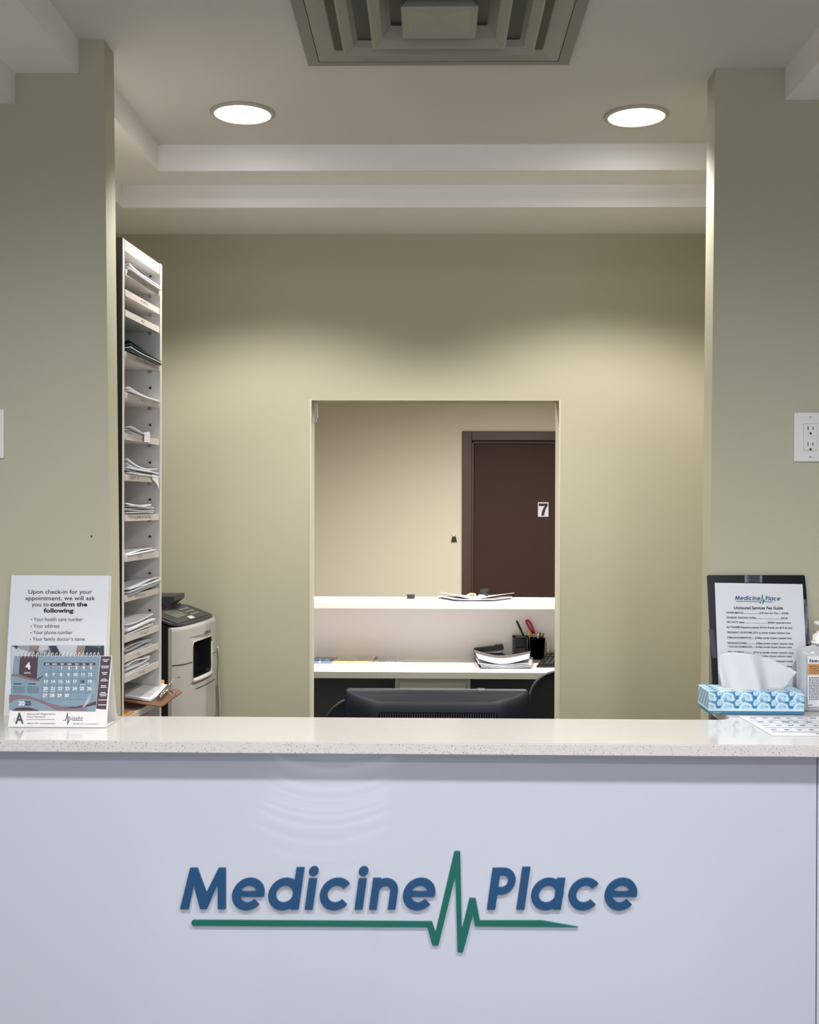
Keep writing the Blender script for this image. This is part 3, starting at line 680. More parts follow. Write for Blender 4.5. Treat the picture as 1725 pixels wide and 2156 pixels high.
# brochures on the far desk
bm = NB(); prism(bm, [fd(655, 1397), fd(668, 1384.5), fd(700, 1385), fd(698, 1397)], (0, 0, .003)); b1 = tag(obj('brochure', bm, mat('brochure_blue', (120, 160, 200), .4)), 'light blue brochure at the left end of the far work surface', 'brochure')
bm = NB(); poly(bm, onz(ZD+.0036), [(671, 1395.5), (674, 1386), (677, 1386), (675, 1395.5)], .0005); poly(bm, onz(ZD+.0036), [(684, 1392), (686, 1387), (693, 1387), (692, 1392)], .0005); obj('printed_shapes', bm, PAPER, b1)
bm = NB(); prism(bm, [fd(699, 1397), fd(706, 1388.5), fd(788, 1389.5), fd(783, 1397)], (0, 0, .004)); b2 = tag(obj('magazine', bm, mat('mag_yellow', (226, 214, 170), .4, noise=(25, .25))), 'yellow and brown magazine on the far work surface beside the blue brochure', 'magazine')
bm = NB(); prism(bm, [fd(694, 1389), fd(704, 1381.5), fd(797, 1383.5), fd(788, 1388.5)], (0, 0, .006)); b3 = tag(obj('magazine', bm, mat('mag_cover', (226, 220, 214), .4, noise=(30, .1))), 'white magazine with maroon marks, lying behind the yellow magazine', 'magazine')
bm = NB(); f3 = onz(ZD+.0068)
for x in (699, 703, 708): poly(bm, f3, [(x-2, 1388), (x+1, 1384), (x+3, 1384), (x, 1388)], .0005)
poly(bm, f3, [(790, 1382.6), (793, 1382.6), (793, 1386), (796, 1382.8), (797.5, 1382.8), (793, 1388), (791, 1388)], .0005)
obj('printed_shapes', bm, mat('maroon_print', (110, 60, 80), .5), b3)
bm = NB(); prism(bm, [fd(784, 1397), fd(797, 1384), fd(850, 1384), fd(845, 1397)], (0, 0, .0015)); lf_ = tag(obj('leaflet', bm, PAPER), 'white leaflet with small green print on the far work surface', 'paper')
bm = NB(); f4 = onz(ZD+.0022)
for x, y in ((799, 1395), (803, 1395), (808, 1395), (806, 1387), (811, 1387), (832, 1395)): poly(bm, f4, [(x, y), (x+1.2, y-3.5), (x+2.5, y-3.5), (x+1.3, y)], .0004)
obj('printed_text', bm, mat('green_print', (120, 160, 150), .5), lf_)
# stapler
s0 = PZ(999, 1387.5, ZD); Ys = s0.y+.0; sc = Ys/F
fs_ = onplane(Vector((0, Ys, 0)), Vector((0, -1, 0)))
stp = thing('stapler', 'black open stapler behind the paper stack on the far work surface', 'stapler', (fs_(1030, 1380).x, Ys, ZD))
def slab(bm, pts, th=.035, Yo=0): prism(bm, [fs_(x, y) for x, y in pts], (0, th, 0))
bm = NB(); slab(bm, [(998, 1368), (1001, 1365), (1040, 1360.5), (1046, 1358), (1059, 1357), (1061.5, 1366), (1058, 1368), (1000, 1374), (998, 1372)]); obj('top_arm', bm, BLACK, stp)
bm = NB(); prism(bm, [fs_(x, y)+Vector((0, .008, 0)) for x, y in ((1000, 1374), (1057, 1371.5), (1057, 1374), (1015, 1377))], (0, .018, 0)); obj('magazine_rail', bm, STEEL, stp)
bm = NB(); slab(bm, [(1000, 1376), (1020, 1374), (1058, 1376), (1066, 1380), (1066, 1383.5), (1000, 1383.5)]); zmn = min(v.co.z for v in bm.verts)
for v in bm.verts:
    if v.co.z < zmn+.004: v.co.z = ZD
obj('base', bm, BLACK, stp)
# paper pile
pz0 = PZ(1010, 1407, ZD)
def pile(name, label, corners, z0, layers, mats_, wav, parent=None, curl=0):
    t = thing(name, label, 'papers', tuple(sum((Vector(c) for c in corners), Vector())/4))
    zc = z0
    for k, (th, gap) in enumerate(layers):
        ph = k*1.3; J = Vector((random.uniform(-.012, .012), random.uniform(-.006, .006), 0))
        def fn(s, u, zc=zc, ph=ph, J=J, k=k):
            a = Vector(corners[0])*(1-s)+Vector(corners[1])*s; b = Vector(corners[3])*(1-s)+Vector(corners[2])*s
            p = a*(1-u)+b*u+J; p.z = zc+wav*(k+1)/len(layers)*(math.cos(s*math.pi*2+.3)+1)*.5+curl*2*(s-.5)**2*(k == len(layers)-1); return p
        bm = NB(); grid(bm, fn, 16, 6, (0, 0, th)); obj('sheet', bm, mats_[k % len(mats_)], t, False); zc += th+gap
    return t
pile('paper_stack', 'loose wavy white paper stack at the right of the far work surface',
     [fd(1012, 1407.5), fd(1118, 1407.5), fd(1122, 1391), fd(1002, 1388)], ZD+.0008, [(.002, .001), (.004, .003), (.003, .002), (.004, .004), (.002, 0)], [mat('blotter', (90, 90, 92), .6), PAPER2, PAPER, PAPER2, PAPER], .010, curl=.035)
# black organiser box
fb = onplane(Vector((0, PZ(1095, 1389, ZD).y, 0)), Vector((0, -1, 0)))
Yq = PZ(1095, 1389, ZD).y
hb = thing('desk_organizer_box', 'black open front desk box beside the pen cup', 'desk organizer', (fb(1096, 1389).x, Yq+.03, ZD))
a = fb(1081, 1340); b = fb(1112, 1340)
bm = NB(); bx(bm, a.x, a.x+.012, Yq, Yq+.07, ZD, a.z); bx(bm, b.x-.008, b.x, Yq, Yq+.07, ZD, a.z); bx(bm, a.x, b.x, Yq+.062, Yq+.07, ZD, a.z); bx(bm, a.x, b.x, Yq, Yq+.07, a.z-.006, a.z); bx(bm, a.x, b.x, Yq, Yq+.07, ZD, ZD+.006)
obj('shell', bm, mat('smoke_plastic', (50, 52, 56), .3), hb)
bm = NB(); bx(bm, a.x+.014, b.x-.01, Yq+.02, Yq+.06, ZD+.007, ZD+.06, .002); obj('contents', bm, mat('clips_mix', (90, 70, 72), .5, noise=(150, .6)), hb)
# pen cup
Yc = PZ(1131, 1389.5, ZD).y; fc = onplane(Vector((0, Yc, 0)), Vector((0, -1, 0)))
a = fc(1114, 1344); b = fc(1149, 1344)
pc = thing('pen_cup', 'black mesh pen cup on the far work surface', 'pen cup', ((a.x+b.x)/2, Yc+.03, ZD))
bm = NB(); w2 = (b.x-a.x)/2; cxx = (a.x+b.x)/2; R4 = lambda w, z: [(cxx-w, Yc, z), (cxx+w, Yc, z), (cxx+w, Yc+.07, z), (cxx-w, Yc+.07, z)]
RR = ring_loft(bm, [R4(w2*.82, ZD), R4(w2, a.z), R4(w2-.004, a.z), R4(w2*.82-.004, ZD+.004)]); bm.faces.new(RR[0]); bm.faces.new(RR[-1]); obj('cup', bm, mat('mesh_black', (30, 30, 33), .4), pc)
def penlike(name, label, cat, p0, p1, r, c, tipc=None):
    A = fc(*p0)+Vector((0, .03, 0)); B = fc(*p1)+Vector((0, .03, 0)); A.z = max(A.z, ZD+.006)
    t = thing(name, label, cat, tuple(A)); D = B-A
    bm = NB(); tube(bm, [A, A+D*.75], r, 10); obj('barrel', bm, mat('pen_'+str(c), c, .35), t, True)
    bm = NB(); tube(bm, [A+D*.75, A+D*.97, B], [r*1.15, r*1.1, r*.6], 10); obj('cap', bm, mat('pen_'+str(tipc or c), tipc or c, .35), t, True)
penlike('marker_pen', 'long black marker leaning left out of the pen cup', 'pen', (1124, 1384), (1089, 1308), .0055, (24, 24, 28))
penlike('marker_pen', 'yellow topped pen in the pen cup beside the red scissors', 'pen', (1121, 1380), (1114, 1331), .007, (150, 140, 60), (214, 190, 70))
penlike('ballpoint_pen', 'green topped pen in the pen cup', 'pen', (1134, 1380), (1139, 1333), .006, (60, 60, 64), (30, 120, 90))
penlike('ballpoint_pen', 'pink topped pen in the pen cup', 'pen', (1140, 1380), (1146, 1334), .005, (60, 60, 64), (200, 70, 100))
penlike('ballpoint_pen', 'white topped pen in the pen cup', 'pen', (1130, 1380), (1135, 1336), .005, (60, 60, 64), (220, 220, 220))
scz = thing('scissors', 'red handled scissors standing in the pen cup', 'scissors', tuple(fc(1122, 1370)))
bm = NB(); q = lambda x, y, d=.045: fc(x, y)+Vector((0, d, 0))
tube(bm, [q(1125, 1336), q(1117, 1325), q(1111, 1314), q(1110, 1308), q(1113, 1307), q(1119, 1314), q(1124, 1325), q(1127, 1336)], .0062, 8); obj('handle', bm, mat('scissor_red', (165, 25, 45), .3), scz, True)
bm = NB(); tube(bm, [q(1126, 1336), q(1122, 1379)], .004, 8); obj('blade', bm, STEEL, scz)
bm = NB(); g = P(1154, 1382, Yc+.02); lathe(bm, [(.010, 0), (.010, .07), (.007, .075), (.007, .095)], (g.x, Yc+.03, ZD), 16); tag(obj('glue_stick', bm, WHITEP, smooth=True), 'white glue stick standing right of the pen cup', 'glue stick')
# keyboard
kb = thing('keyboard', 'black keyboard propped on the far work surface at the doorway edge', 'keyboard', tuple(fd(1180, 1400)))
k0, k1, k2, k3 = fd(1130, 1405.5), fd(1260, 1405.5), fd(1270, 1388), fd(1153, 1388)
def kp(s, u, o=0): p = (k0*(1-s)+k1*s)*(1-u)+(k3*(1-s)+k2*s)*u; return p+Vector((0, 0, .008+.028*u+o))
bm = NB(); grid(bm, lambda s, u: kp(s, u), 4, 4, (0, 0, -.008)); prism(bm, [kp(0, 0, -.008), kp(1, 0, -.008), k1, k0], (0, .01, 0)); obj('body', bm, BLACK, kb)
bm = NB(); prism(bm, [kp(.03, .97, -.009), kp(.97, .97, -.009), k2+Vector((0, -.005, 0)), k3+Vector((.01, -.005, 0))], (0, .008, 0)); obj('feet', bm, BLACK, kb)
for j in range(5):
    for i in range(12):
        s0_, u0_ = .03+i*.08, .1+j*.17
        bm = NB(); prism(bm, [kp(s0_, u0_, .001), kp(s0_+.066, u0_, .001), kp(s0_+.062, u0_+.13, .001), kp(s0_+.004, u0_+.13, .001)], (0, 0, .007)); obj('key', bm, mat('key_black', (34, 36, 40), .25), kb)
bm = NB(); a = kp(.18, 1.0, .0); bx(bm, a.x-.02, a.x+.08, a.y+.004, a.y+.04, ZD, a.z+.01, .01, 3); tag(obj('yellow_note_cube', bm, mat('note_yellow', (190, 165, 60), .6)), 'yellow item behind the keyboard at the doorway edge', 'note pad')
# ledge items
pile('paper_stack', 'fanned white papers with dark lower sheets on the far ledge by the door',
     [fl(960, 1266), fl(1040, 1266.5), fl(1082, 1261), fl(925, 1259.5)], zl+.0006, [(.003, .001), (.002, .001), (.003, .002), (.002, 0)], [mat('dark_card', (60, 62, 70), .5), PAPER2, PAPER, PAPER], .004, curl=.03)
Yt = PZ(1015, 1263, zl).y; ft = onplane(Vector((0, Yt, 0)), Vector((0, -1, 0)))
tpd = thing('tape_dispenser', 'small black tape dispenser on the papers on the far ledge', 'tape dispenser', tuple(ft(1020, 1256)))
bm = NB(); lathe(bm, [(.02, -.018), (.024, -.014), (.024, .014), (.02, .018)], ft(1020, 1252)+Vector((0, .02, 0)), 20, 'Y'); obj('roll', bm, BLACK, tpd, True)
bm = NB(); prism(bm, [ft(x, y) for x, y in ((1013, 1241), (1028.5, 1240), (1028.5, 1245), (1024, 1247), (1024, 1250), (1017, 1250), (1016, 1247), (1012, 1246))], (0, .03, 0)); obj('cutter', bm, BLACK, tpd)
bm = NB(); prism(bm, [ft(x, y) for x, y in ((1003, 1259), (1009, 1252), (1018, 1252), (1026, 1256), (1030, 1259))], (0, .01, 0)); obj('tape_label', bm, PAPER2, tpd)
bm = NB(); grid(bm, lambda s, u: ft(983+s*20, 1258-3*math.sin(s*3.1)-2*u-s*2)+Vector((0, .03+.02*u, .002)), 8, 4, (0, 0, .003)); tag(obj('sticky_note', bm, mat('note_pale', (235, 222, 120), .6)), 'crumpled yellow sticky note on the papers on the far ledge', 'note')
bm = NB(); a = P(857, 1257.5, PZ(865, 1261, zl).y); b = P(873.5, 1252, PZ(865, 1261, zl).y); bx(bm, a.x, b.x, a.y, a.y+.03, zl, b.z, .002); tag(obj('small_box', bm, BLACK), 'tiny black box alone on the far ledge left of the door', 'box')
# binder clip on far wall
bc = thing('binder_clip', 'black binder clip hanging on the far wall beside the brown door', 'binder clip', tuple(P(956, 1140, YF-.01)))
fw2 = onplane(Vector((0, YF-.012, 0)), Vector((0, -1, 0)))
bm = NB(); prism(bm, [fw2(x, y) for x, y in ((952.5, 1131), (960.5, 1131), (962.5, 1140.5), (950.5, 1140.5))], (0, .011, 0)); obj('body', bm, BLACK, bc)
bm = NB(); tube(bm, [fw2(954, 1132), fw2(953.5, 1127), fw2(956.5, 1125), fw2(959.5, 1127), fw2(959, 1132)], .0016, 6); obj('wire_handle', bm, STEEL, bc)
bm = NB(); prism(bm, [fw2(x, y) for x, y in ((953.5, 1123.5), (959.5, 1123.5), (959.5, 1129), (953.5, 1129))], (0, .011, 0)); obj('adhesive_hook', bm, WHITEP, bc)
# white hook at the doorway head
hk = thing('wall_hook', 'white hook fixed high on the left jamb of the doorway', 'hook', tuple(P(664, 870, YB+.1)))
fh = onplane(Vector((0, YB+.09, 0)), Vector((0, -1, 0)))
bm = NB(); prism(bm, [fh(x, y) for x, y in ((659.5, 847), (668, 847), (669.5, 878), (664, 880))], (0, .012, 0)); obj('bracket', bm, WHITEP, hk)
bm = NB(); tube(bm, [fh(661, 876), fh(659.5, 884), fh(662.5, 890.5), fh(666, 888), fh(666.5, 878)], .003, 8); obj('ring', bm, WHITEP, hk, True)

# ------------------------------------------------------------------ left counter items: poster
YPo = 2.752
po = thing('appointment_notice', 'white check-in notice board leaning on the left wall behind the calendar', 'sign', tuple(PZ(118, 1503, ZC)))
bl = PZ(13, 1504, ZC); br = PZ(219, 1507, ZC); bl.y = br.y = 2.735
tlp = P(24, 1211, 2.764); trp = P(231, 1212, 2.764)
npl = (br-bl).cross(tlp-bl); fp = onplane(bl, npl)
nv = npl.normalized(); nv = nv if nv.dot(EYE-bl) > 0 else -nv
bm = NB(); prism(bm, [bl, br, trp, tlp], -nv*.003); bd = obj('board', bm, PAPER, po)
bm = NB(); prism(bm, [fp(x, y, -.004) for x, y in ((18, 1300), (19, 1505), (226, 1507), (233.5, 1213), (228, 1212))], -nv*.002); obj('backing', bm, mat('backing_cream', (214, 208, 190), .6), po)
bm = NB()
for s, y in (('Upon check-in for your', 1250), ('appointment, we will ask', 1263.5)):
    write(bm, s, 127, y, 8.6, fp, width=134 if y < 1260 else 147, bold=.008)
write(bm, 'you to', 67, 1276.5, 8.6, fp, 'L', width=36, bold=.008)
write(bm, 'confirm the', 106, 1276.5, 8.6, fp, 'L', width=78, bold=.035)
write(bm, 'following', 92, 1289.5, 8.6, fp, 'L', width=63, bold=.035); write(bm, ':', 156, 1289.5, 8.6, fp, 'L')
for s, x, y, w in (('Your health care number', 71, 1307.5, 104), ('Your address', 70.5, 1321.5, 55), ('Your phone number', 70, 1335, 83), ('Your family doctor\u2019s name', 69, 1349, 110)):
    write(bm, s, x, y, 7.6, fp, 'L', width=w); rect(bm, fp, x-5.5, y-4, x-3.5, y-2, .0006)
obj('printed_text', bm, INK, bd)
# photo strip at the foot of the notice (blurred clinic picture)
cols = {'dk': (54, 60, 68), 'lt': (198, 200, 206), 'skin': (150, 128, 118), 'sc': (104, 124, 138), 'mid': (150, 158, 168)}
bm = NB(); rect(bm, fp, 23, 1359, 220, 1440, .0005, 0); lst = [('lt', [(24, 1360), (60, 1372), (72, 1420), (24, 1420)]), ('dk', [(26, 1359.5), (38, 1359.5), (36, 1368)]), ('skin', [(62, 1359.5), (84, 1359.5), (80, 1372), (62, 1370)]),
    ('lt', [(84, 1359.5), (100, 1359.5), (104, 1390), (70, 1390)]), ('dk', [(75, 1369), (103, 1369), (100, 1380), (68, 1380)]), ('dk', [(103, 1359.5), (118, 1359.5), (132, 1385), (112, 1385)]), ('lt', [(120, 1359.5), (162, 1359.5), (160, 1378), (132, 1385)]),
    ('skin', [(164, 1359.5), (178, 1359.5), (172, 1385), (156, 1385)]), ('dk', [(180, 1359.5), (219, 1359.5), (219, 1385), (174, 1385)]), ('sc', [(186, 1360), (212, 1360), (206, 1368), (192, 1368)])]
nm = ['mid', 'lt', 'dk', 'skin', 'sc']
for c, pts in lst: poly(bm, fp, pts, .0007, nm.index(c))
obj('printed_picture', bm, [mat('pic_'+k, cols[k], .5) for k in nm], bd)

# desk calendar
cal = thing('desk_calendar', 'spiral bound April 2025 desk calendar standing on the counter', 'calendar', tuple(PZ(118, 1531, ZC)))
c00 = PZ(17, 1530.5, ZC+.001); c10 = PZ(222, 1533.5, ZC+.001); c10.y = c00.y
Yt_ = c00.y+.045
c01 = P(33, 1380.5, Yt_); c11 = P(236, 1380.5, Yt_)
ncl = (c10-c00).cross(c01-c00); fk = onplane(c00, ncl); nk = ncl.normalized(); nk = nk if nk.dot(EYE-c00) > 0 else -nk
bkL = Vector((c00.x+.012, c00.y+.082, ZC+.001)); bkR = PZ(246, 1518, ZC+.001); bkR.y = bkL.y
CARD = mat('calendar_card', (232, 226, 222), .55)
bm = NB(); prism(bm, [c00, c10, c11, c01], -nk*.0015); prism(bm, [bkL, bkR, c11, c01], (0, -.0012, .0)); prism(bm, [c00+Vector((.002, .002, 0)), c10+Vector((-.002, .002, 0)), bkR, bkL], (0, 0, .001))
obj('stand', bm, CARD, cal)
SL = .006
bm = NB(); prism(bm, [fk(x, y, .0006) for x, y in ((19, 1494.5), (30.5, 1381.5), (211, 1382), (201.5, 1497.5))], nk*.0015); pgc = obj('calendar_page', bm, mat('cal_blue', (124, 146, 160), .5), cal)
bm = NB(); prism(bm, [fk(x, y, .0004) for x, y in ((203, 1492), (212.5, 1382), (234.5, 1382.5), (223.5, 1493.5))], nk*.001); tb = obj('tab_index', bm, mat('cal_maroon', (74, 52, 60), .5), cal)
bm = NB()
for y, ws in ((1389.5, (14, 8)), (1403, (17, 15)), (1416.5, (12, 8)), (1430.5, (11, 16)), (1444, (11, 13)), (1458.5, (11, 16, 13)), (1474, (18,)), (1484.5, (17,))):
    for k, w in enumerate(ws):
        cx = 219.5-(y-1380)*.075+4; rect(bm, fk, cx-w/2, y+k*3.3-1, cx+w/2, y+k*3.3+.7, .0018)
obj('printed_text', bm, PAPER, tb)
# page artwork
o1 = .0023
bm = NB()
MAR, ROSE, DKB, PAL = 0, 1, 2, 3
poly(bm, fk, [(43.5, 1382), (81, 1382), (78, 1431), (60, 1427), (40, 1420)], o1, MAR)
poly(bm, fk, [(26, 1419), (36, 1419), (60, 1427), (85, 1431), (83, 1435), (60, 1432), (40, 1425.5), (25, 1424)], o1, ROSE)
poly(bm, fk, [(78, 1430), (91, 1422.5), (90, 1426), (80, 1432)], o1, MAR)
band_t = [(20, 1463), (40, 1463), (60, 1465.5), (85, 1473), (105, 1481), (130, 1487), (160, 1491), (185, 1492.5), (201, 1491)]
band_b = [(20, 1482), (30, 1474.5), (45, 1471), (60, 1471.5), (80, 1477), (100, 1486), (120, 1495), (140, 1496.7), (201, 1497)]
poly(bm, fk, band_t[:8]+[(183, 1496.5), (120, 1496), (100, 1486), (80, 1477), (60, 1471.5), (45, 1471), (30, 1474.5), (20, 1482)], o1, ROSE)
poly(bm, fk, [(130, 1488.5), (160, 1488), (185, 1483), (203, 1476), (202.5, 1484), (180, 1489.5), (155, 1491)], o1+.0001, MAR)
poly(bm, fk, [(25, 1496), (35, 1491), (50, 1489.5), (65, 1490.5), (84, 1496.5)], o1, MAR)
poly(bm, fk, [(93, 1395.5), (201.5, 1395.5), (201, 1401), (92.5, 1401)], o1, MAR)
x0g, x1g = 93, 201
for r_ in range(6):
    y = 1401+r_*14.4; sk = -(y-1401)*.075; rect(bm, fk, x0g+sk, y-.25, x1g+sk, y+.25, o1+.0001, DKB)
for c_ in range(8):
    xa = x0g+(x1g-x0g)*c_/7; poly(bm, fk, [(xa-.2, 1401), (xa+.3, 1401), (xa+.3-72*.075, 1473), (xa-.2-72*.075, 1473)], o1+.0001, DKB)
obj('printed_artwork', bm, [mat('cal_maroon', (74, 52, 60), .5), mat('cal_rose', (128, 104, 108), .5), mat('cal_lines', (84, 104, 118), .5), PAPER], pgc)
bm = NB(); o2 = o1+.0003
write(bm, '4', 60, 1409, 13.5, fk, bold=.045, off=o2, shear=-.05)
write(bm, 'APRIL', 58.5, 1419, 4, fk, width=15, off=o2)
write(bm, '20', 39.5, 1485, 8.6, fk, 'L', width=13, bold=.04, off=o2)
for k, s in enumerate(('SUN', 'MON', 'TUE', 'WED', 'THU', 'FRI', 'SAT')): write(bm, s, 100.5+k*15.4, 1400, 2.9, fk, bold=.04, off=o2)
dbm = NB()
for d in range(1, 31):
    k = d+1; r_, c_ = divmod(k, 7); y = 1409+r_*14.65; x = 100.5+c_*15.4-(y-1401)*.08
    write(dbm if d == 18 else bm, str(d), x, y, 6.6, fk, bold=.04, off=o2)
for c_, r_ in ((5, 2), (0, 3), (1, 3)):
    y = 1409+r_*14.65+3.8; x = 100.5+c_*15.4-(y-1401)*.08; rect(bm, fk, x-5.5, y-.6, x+5.5, y+.6, o2)
for k in range(26):   # dotted swirls
    a = k/25; x = 97+a*28; rect(bm, fk, x, 1393-3.5*math.sin(a*1.6), x+1, 1393.8-3.5*math.sin(a*1.6)-1, o2)
    for j in range(4):
        x = 199-j*1.8-a*a*20*(a > .5); y = 1433+a*54+j*.4*(a > .5); rect(bm, fk, x, y, x+.9+(a > .6)*1.2, y+.8, o2)
obj('printed_numbers', bm, PAPER, pgc)
write(dbm, '25', 53.5, 1485, 8.6, fk, 'L', width=12.5, bold=.04, off=o2)
for bx0, n in ((29, 6), (59, 6)):
    rect(dbm, fk, bx0+1, 1439.3, bx0+17, 1441.2, o2)
    for i in range(7):
        for j in range(5): rect(dbm, fk, bx0+i*3.6, 1446+j*3, bx0+i*3.6+1.6, 1447.4+j*3, o2)
obj('printed_dark_numbers', dbm, mat('cal_dark', (34, 38, 52), .5), pgc)
# footer print
bm = NB()
write(bm, 'A', 41, 1523, 22, fk, width=18, bold=.03, off=.0006)
tube(bm, [fk(x, y, .0006) for x, y in ((34, 1521), (29.5, 1518), (29.5, 1514), (34, 1512), (40, 1513), (50, 1517))], .0003, 4)
write(bm, 'Advanced Respiratory', 57, 1505, 4.0, fk, 'L', width=60, off=.0006); write(bm, 'Care Network', 57, 1511, 4.0, fk, 'L', width=39, off=.0006)
rect(bm, fk, 56, 1514.5, 116, 1515.2, .0006)
write(bm, '1 866 521 2735 | www.arcnetwork.ca', 56, 1524.5, 2.9, fk, 'L', width=61, bold=.01, off=.0006)
write(bm, 'PulseAir', 144, 1515, 6.6, fk, 'L', width=31.5, off=.0006); rect(bm, fk, 152, 1516.3, 175, 1517.4, .0006)
poly(bm, fk, [(132, 1516.5), (138, 1516), (142, 1500), (143, 1500), (143.5, 1518), (146, 1514.5), (150, 1514), (150, 1515), (146.5, 1516), (142.5, 1527), (141.8, 1527), (141.8, 1508), (139, 1517.2), (132, 1517.2)], .0006)
write(bm, '1 780 784 2131 | www.pulseair.ca', 151, 1525.5, 2.7, fk, 'L', width=57, off=.0006)
obj('printed_text', bm, GINK, cal)
# spiral coils
for k in range(22):
    x = 38+k*(206-38)/21
    c = fk(x, 1380.5, -.003); bm = NB()
    tube(bm, [c+Vector((.0012*math.sin(a)*.6, -.0075*math.cos(a), .0075*math.sin(a))) for a in [2*math.pi*i/12-.9 for i in range(12)]], .0008, 6)
    obj('coil', bm, mat('coil_white', (220, 220, 222), .3), cal, True)

# ------------------------------------------------------------------ right counter items
# fee guide
fg = thing('fee_guide', 'black backed Uninsured Services Fee Guide sheet leaning on the right wall', 'sign', (P(1595, 1480, 2.95).x, 2.93, ZC))
g00 = P(1503, 1492, 2.935); g00.z = ZC+.001; g01 = P(1489, 1211, 2.962); g11 = P(1695, 1211, 2.962); g10 = P(1712, 1492, 2.935); g10.z = ZC+.001
nG = (g10-g00).cross(g01-g00); fg_ = onplane(g00, nG); nG.normalize(); nG = nG if nG.dot(EYE-g00) > 0 else -nG
bm = NB(); prism(bm, [g00, g10, fg_(1698, 1240), fg_(1695, 1212.5), fg_(1692, 1210.8), fg_(1492, 1210.8), fg_(1489, 1213)], -nG*.004); obj('backing_board', bm, mat('gloss_black', (18, 19, 23), .22), fg)
bm = NB(); prism(bm, [fg_(x, y, .0008) for x, y in ((1515, 1490), (1505, 1227), (1690, 1230), (1704, 1490))], nG*.0006); gp = obj('fee_sheet', bm, mat('fee_paper', (222, 222, 226), .28), fg)
o = .0022
bm = NB()
write(bm, 'Uninsured Services Fee Guide', 1597, 1283, 6.4, fg_, width=103, bold=.02, off=o, slope=.004)
rows = [('DRIVERS MEDICAL................................ $100 (Age over 75yrs...... $75.00)', 1291.5, 1529, 131), ('DISABLED PARKING FORM............................................. $50.00', 1302, 1529.5, 129),
        ('DR\u2019S NOTE /letter............................................ $20.00+ physician\u2019s time', 1311.5, 1530, 135), ('FILE TRANSFER (Requested by patient). $30 first 20 pages, over $0.35 per page)', 1322, 1530, 138),
        ('*PREGNANCY LEAVE FORMS...$75 & up (number of pages+ physician\u2019s time)', 1333, 1530.5, 133), ('FORM AND EXAMINATION.........$150&up (number of pages+ physician\u2019s time)', 1344, 1531, 136),
        ('*INSURANCE FORMS.....................$75&up (number of pages+ physician\u2019s time)', 1355.5, 1531.5, 139), ('* WCB AND EXAMINATION.........$125&up (number of pages+ physician\u2019s time)', 1363, 1532, 135),
        ('*TAX DISABILITY....................$75 & up (number of pages+ physician\u2019s time)', 1374.5, 1532.5, 138), ('*CPP DISABILITY....................$85 & up (number of pages+ physician\u2019s time)', 1382, 1533, 134),
        ('*SICK NOTE OVER PHONE..........$30 & up (+ physician\u2019s time)', 1392.5, 1533.5, 135), ('*PRIVATE INSURANCE.............$75 & up (+ physician\u2019s time)', 1403, 1534, 134)]
for s, y, x, w in rows: write(bm, s, x, y, 3.7, fg_, 'L', width=w, bold=.018, off=o, slope=.012)
obj('printed_text', bm, INK, gp)
mf = lambda x, y, off=0: fg_(1547.5+(x-50)*(1643-1547.5)/1578, 1263+(y-580)*(1643-1547.5)/1578+(x-50)*.0009, off+o)
bm = NB()
for ch, shp in logo_letters(): emit_shape(bm, shp, mf, .0002)
obj('logo_lettering', bm, BLUE, gp)
bm = NB(); emit_shape(bm, [('poly', PULSE)], mf, .0002); obj('logo_pulse', bm, TEAL, gp)
bm = NB(); grid(bm, lambda s, u: fg_(1568+37*s, 1211.5+15*u, .0016+.0006*math.sin(s*6)), 8, 3); obj('tape_strip', bm, mat('clear_tape', (70, 74, 82), .12), fg)
bm = NB(); grid(bm, lambda s, u: fg_(1691.5+s*8+u*6, 1262+u*95, .002+.001*math.sin(u*9+s*4)), 3, 20); obj('plastic_sleeve', bm, mat('sleeve', (84, 92, 102), .1), fg)
bm = NB(); grid(bm, lambda s, u: fg_(1492+s*10+u*8, 1325+u*60, .0016), 3, 8); obj('tape_strip', bm, mat('clear_tape', (70, 74, 82), .12), fg)

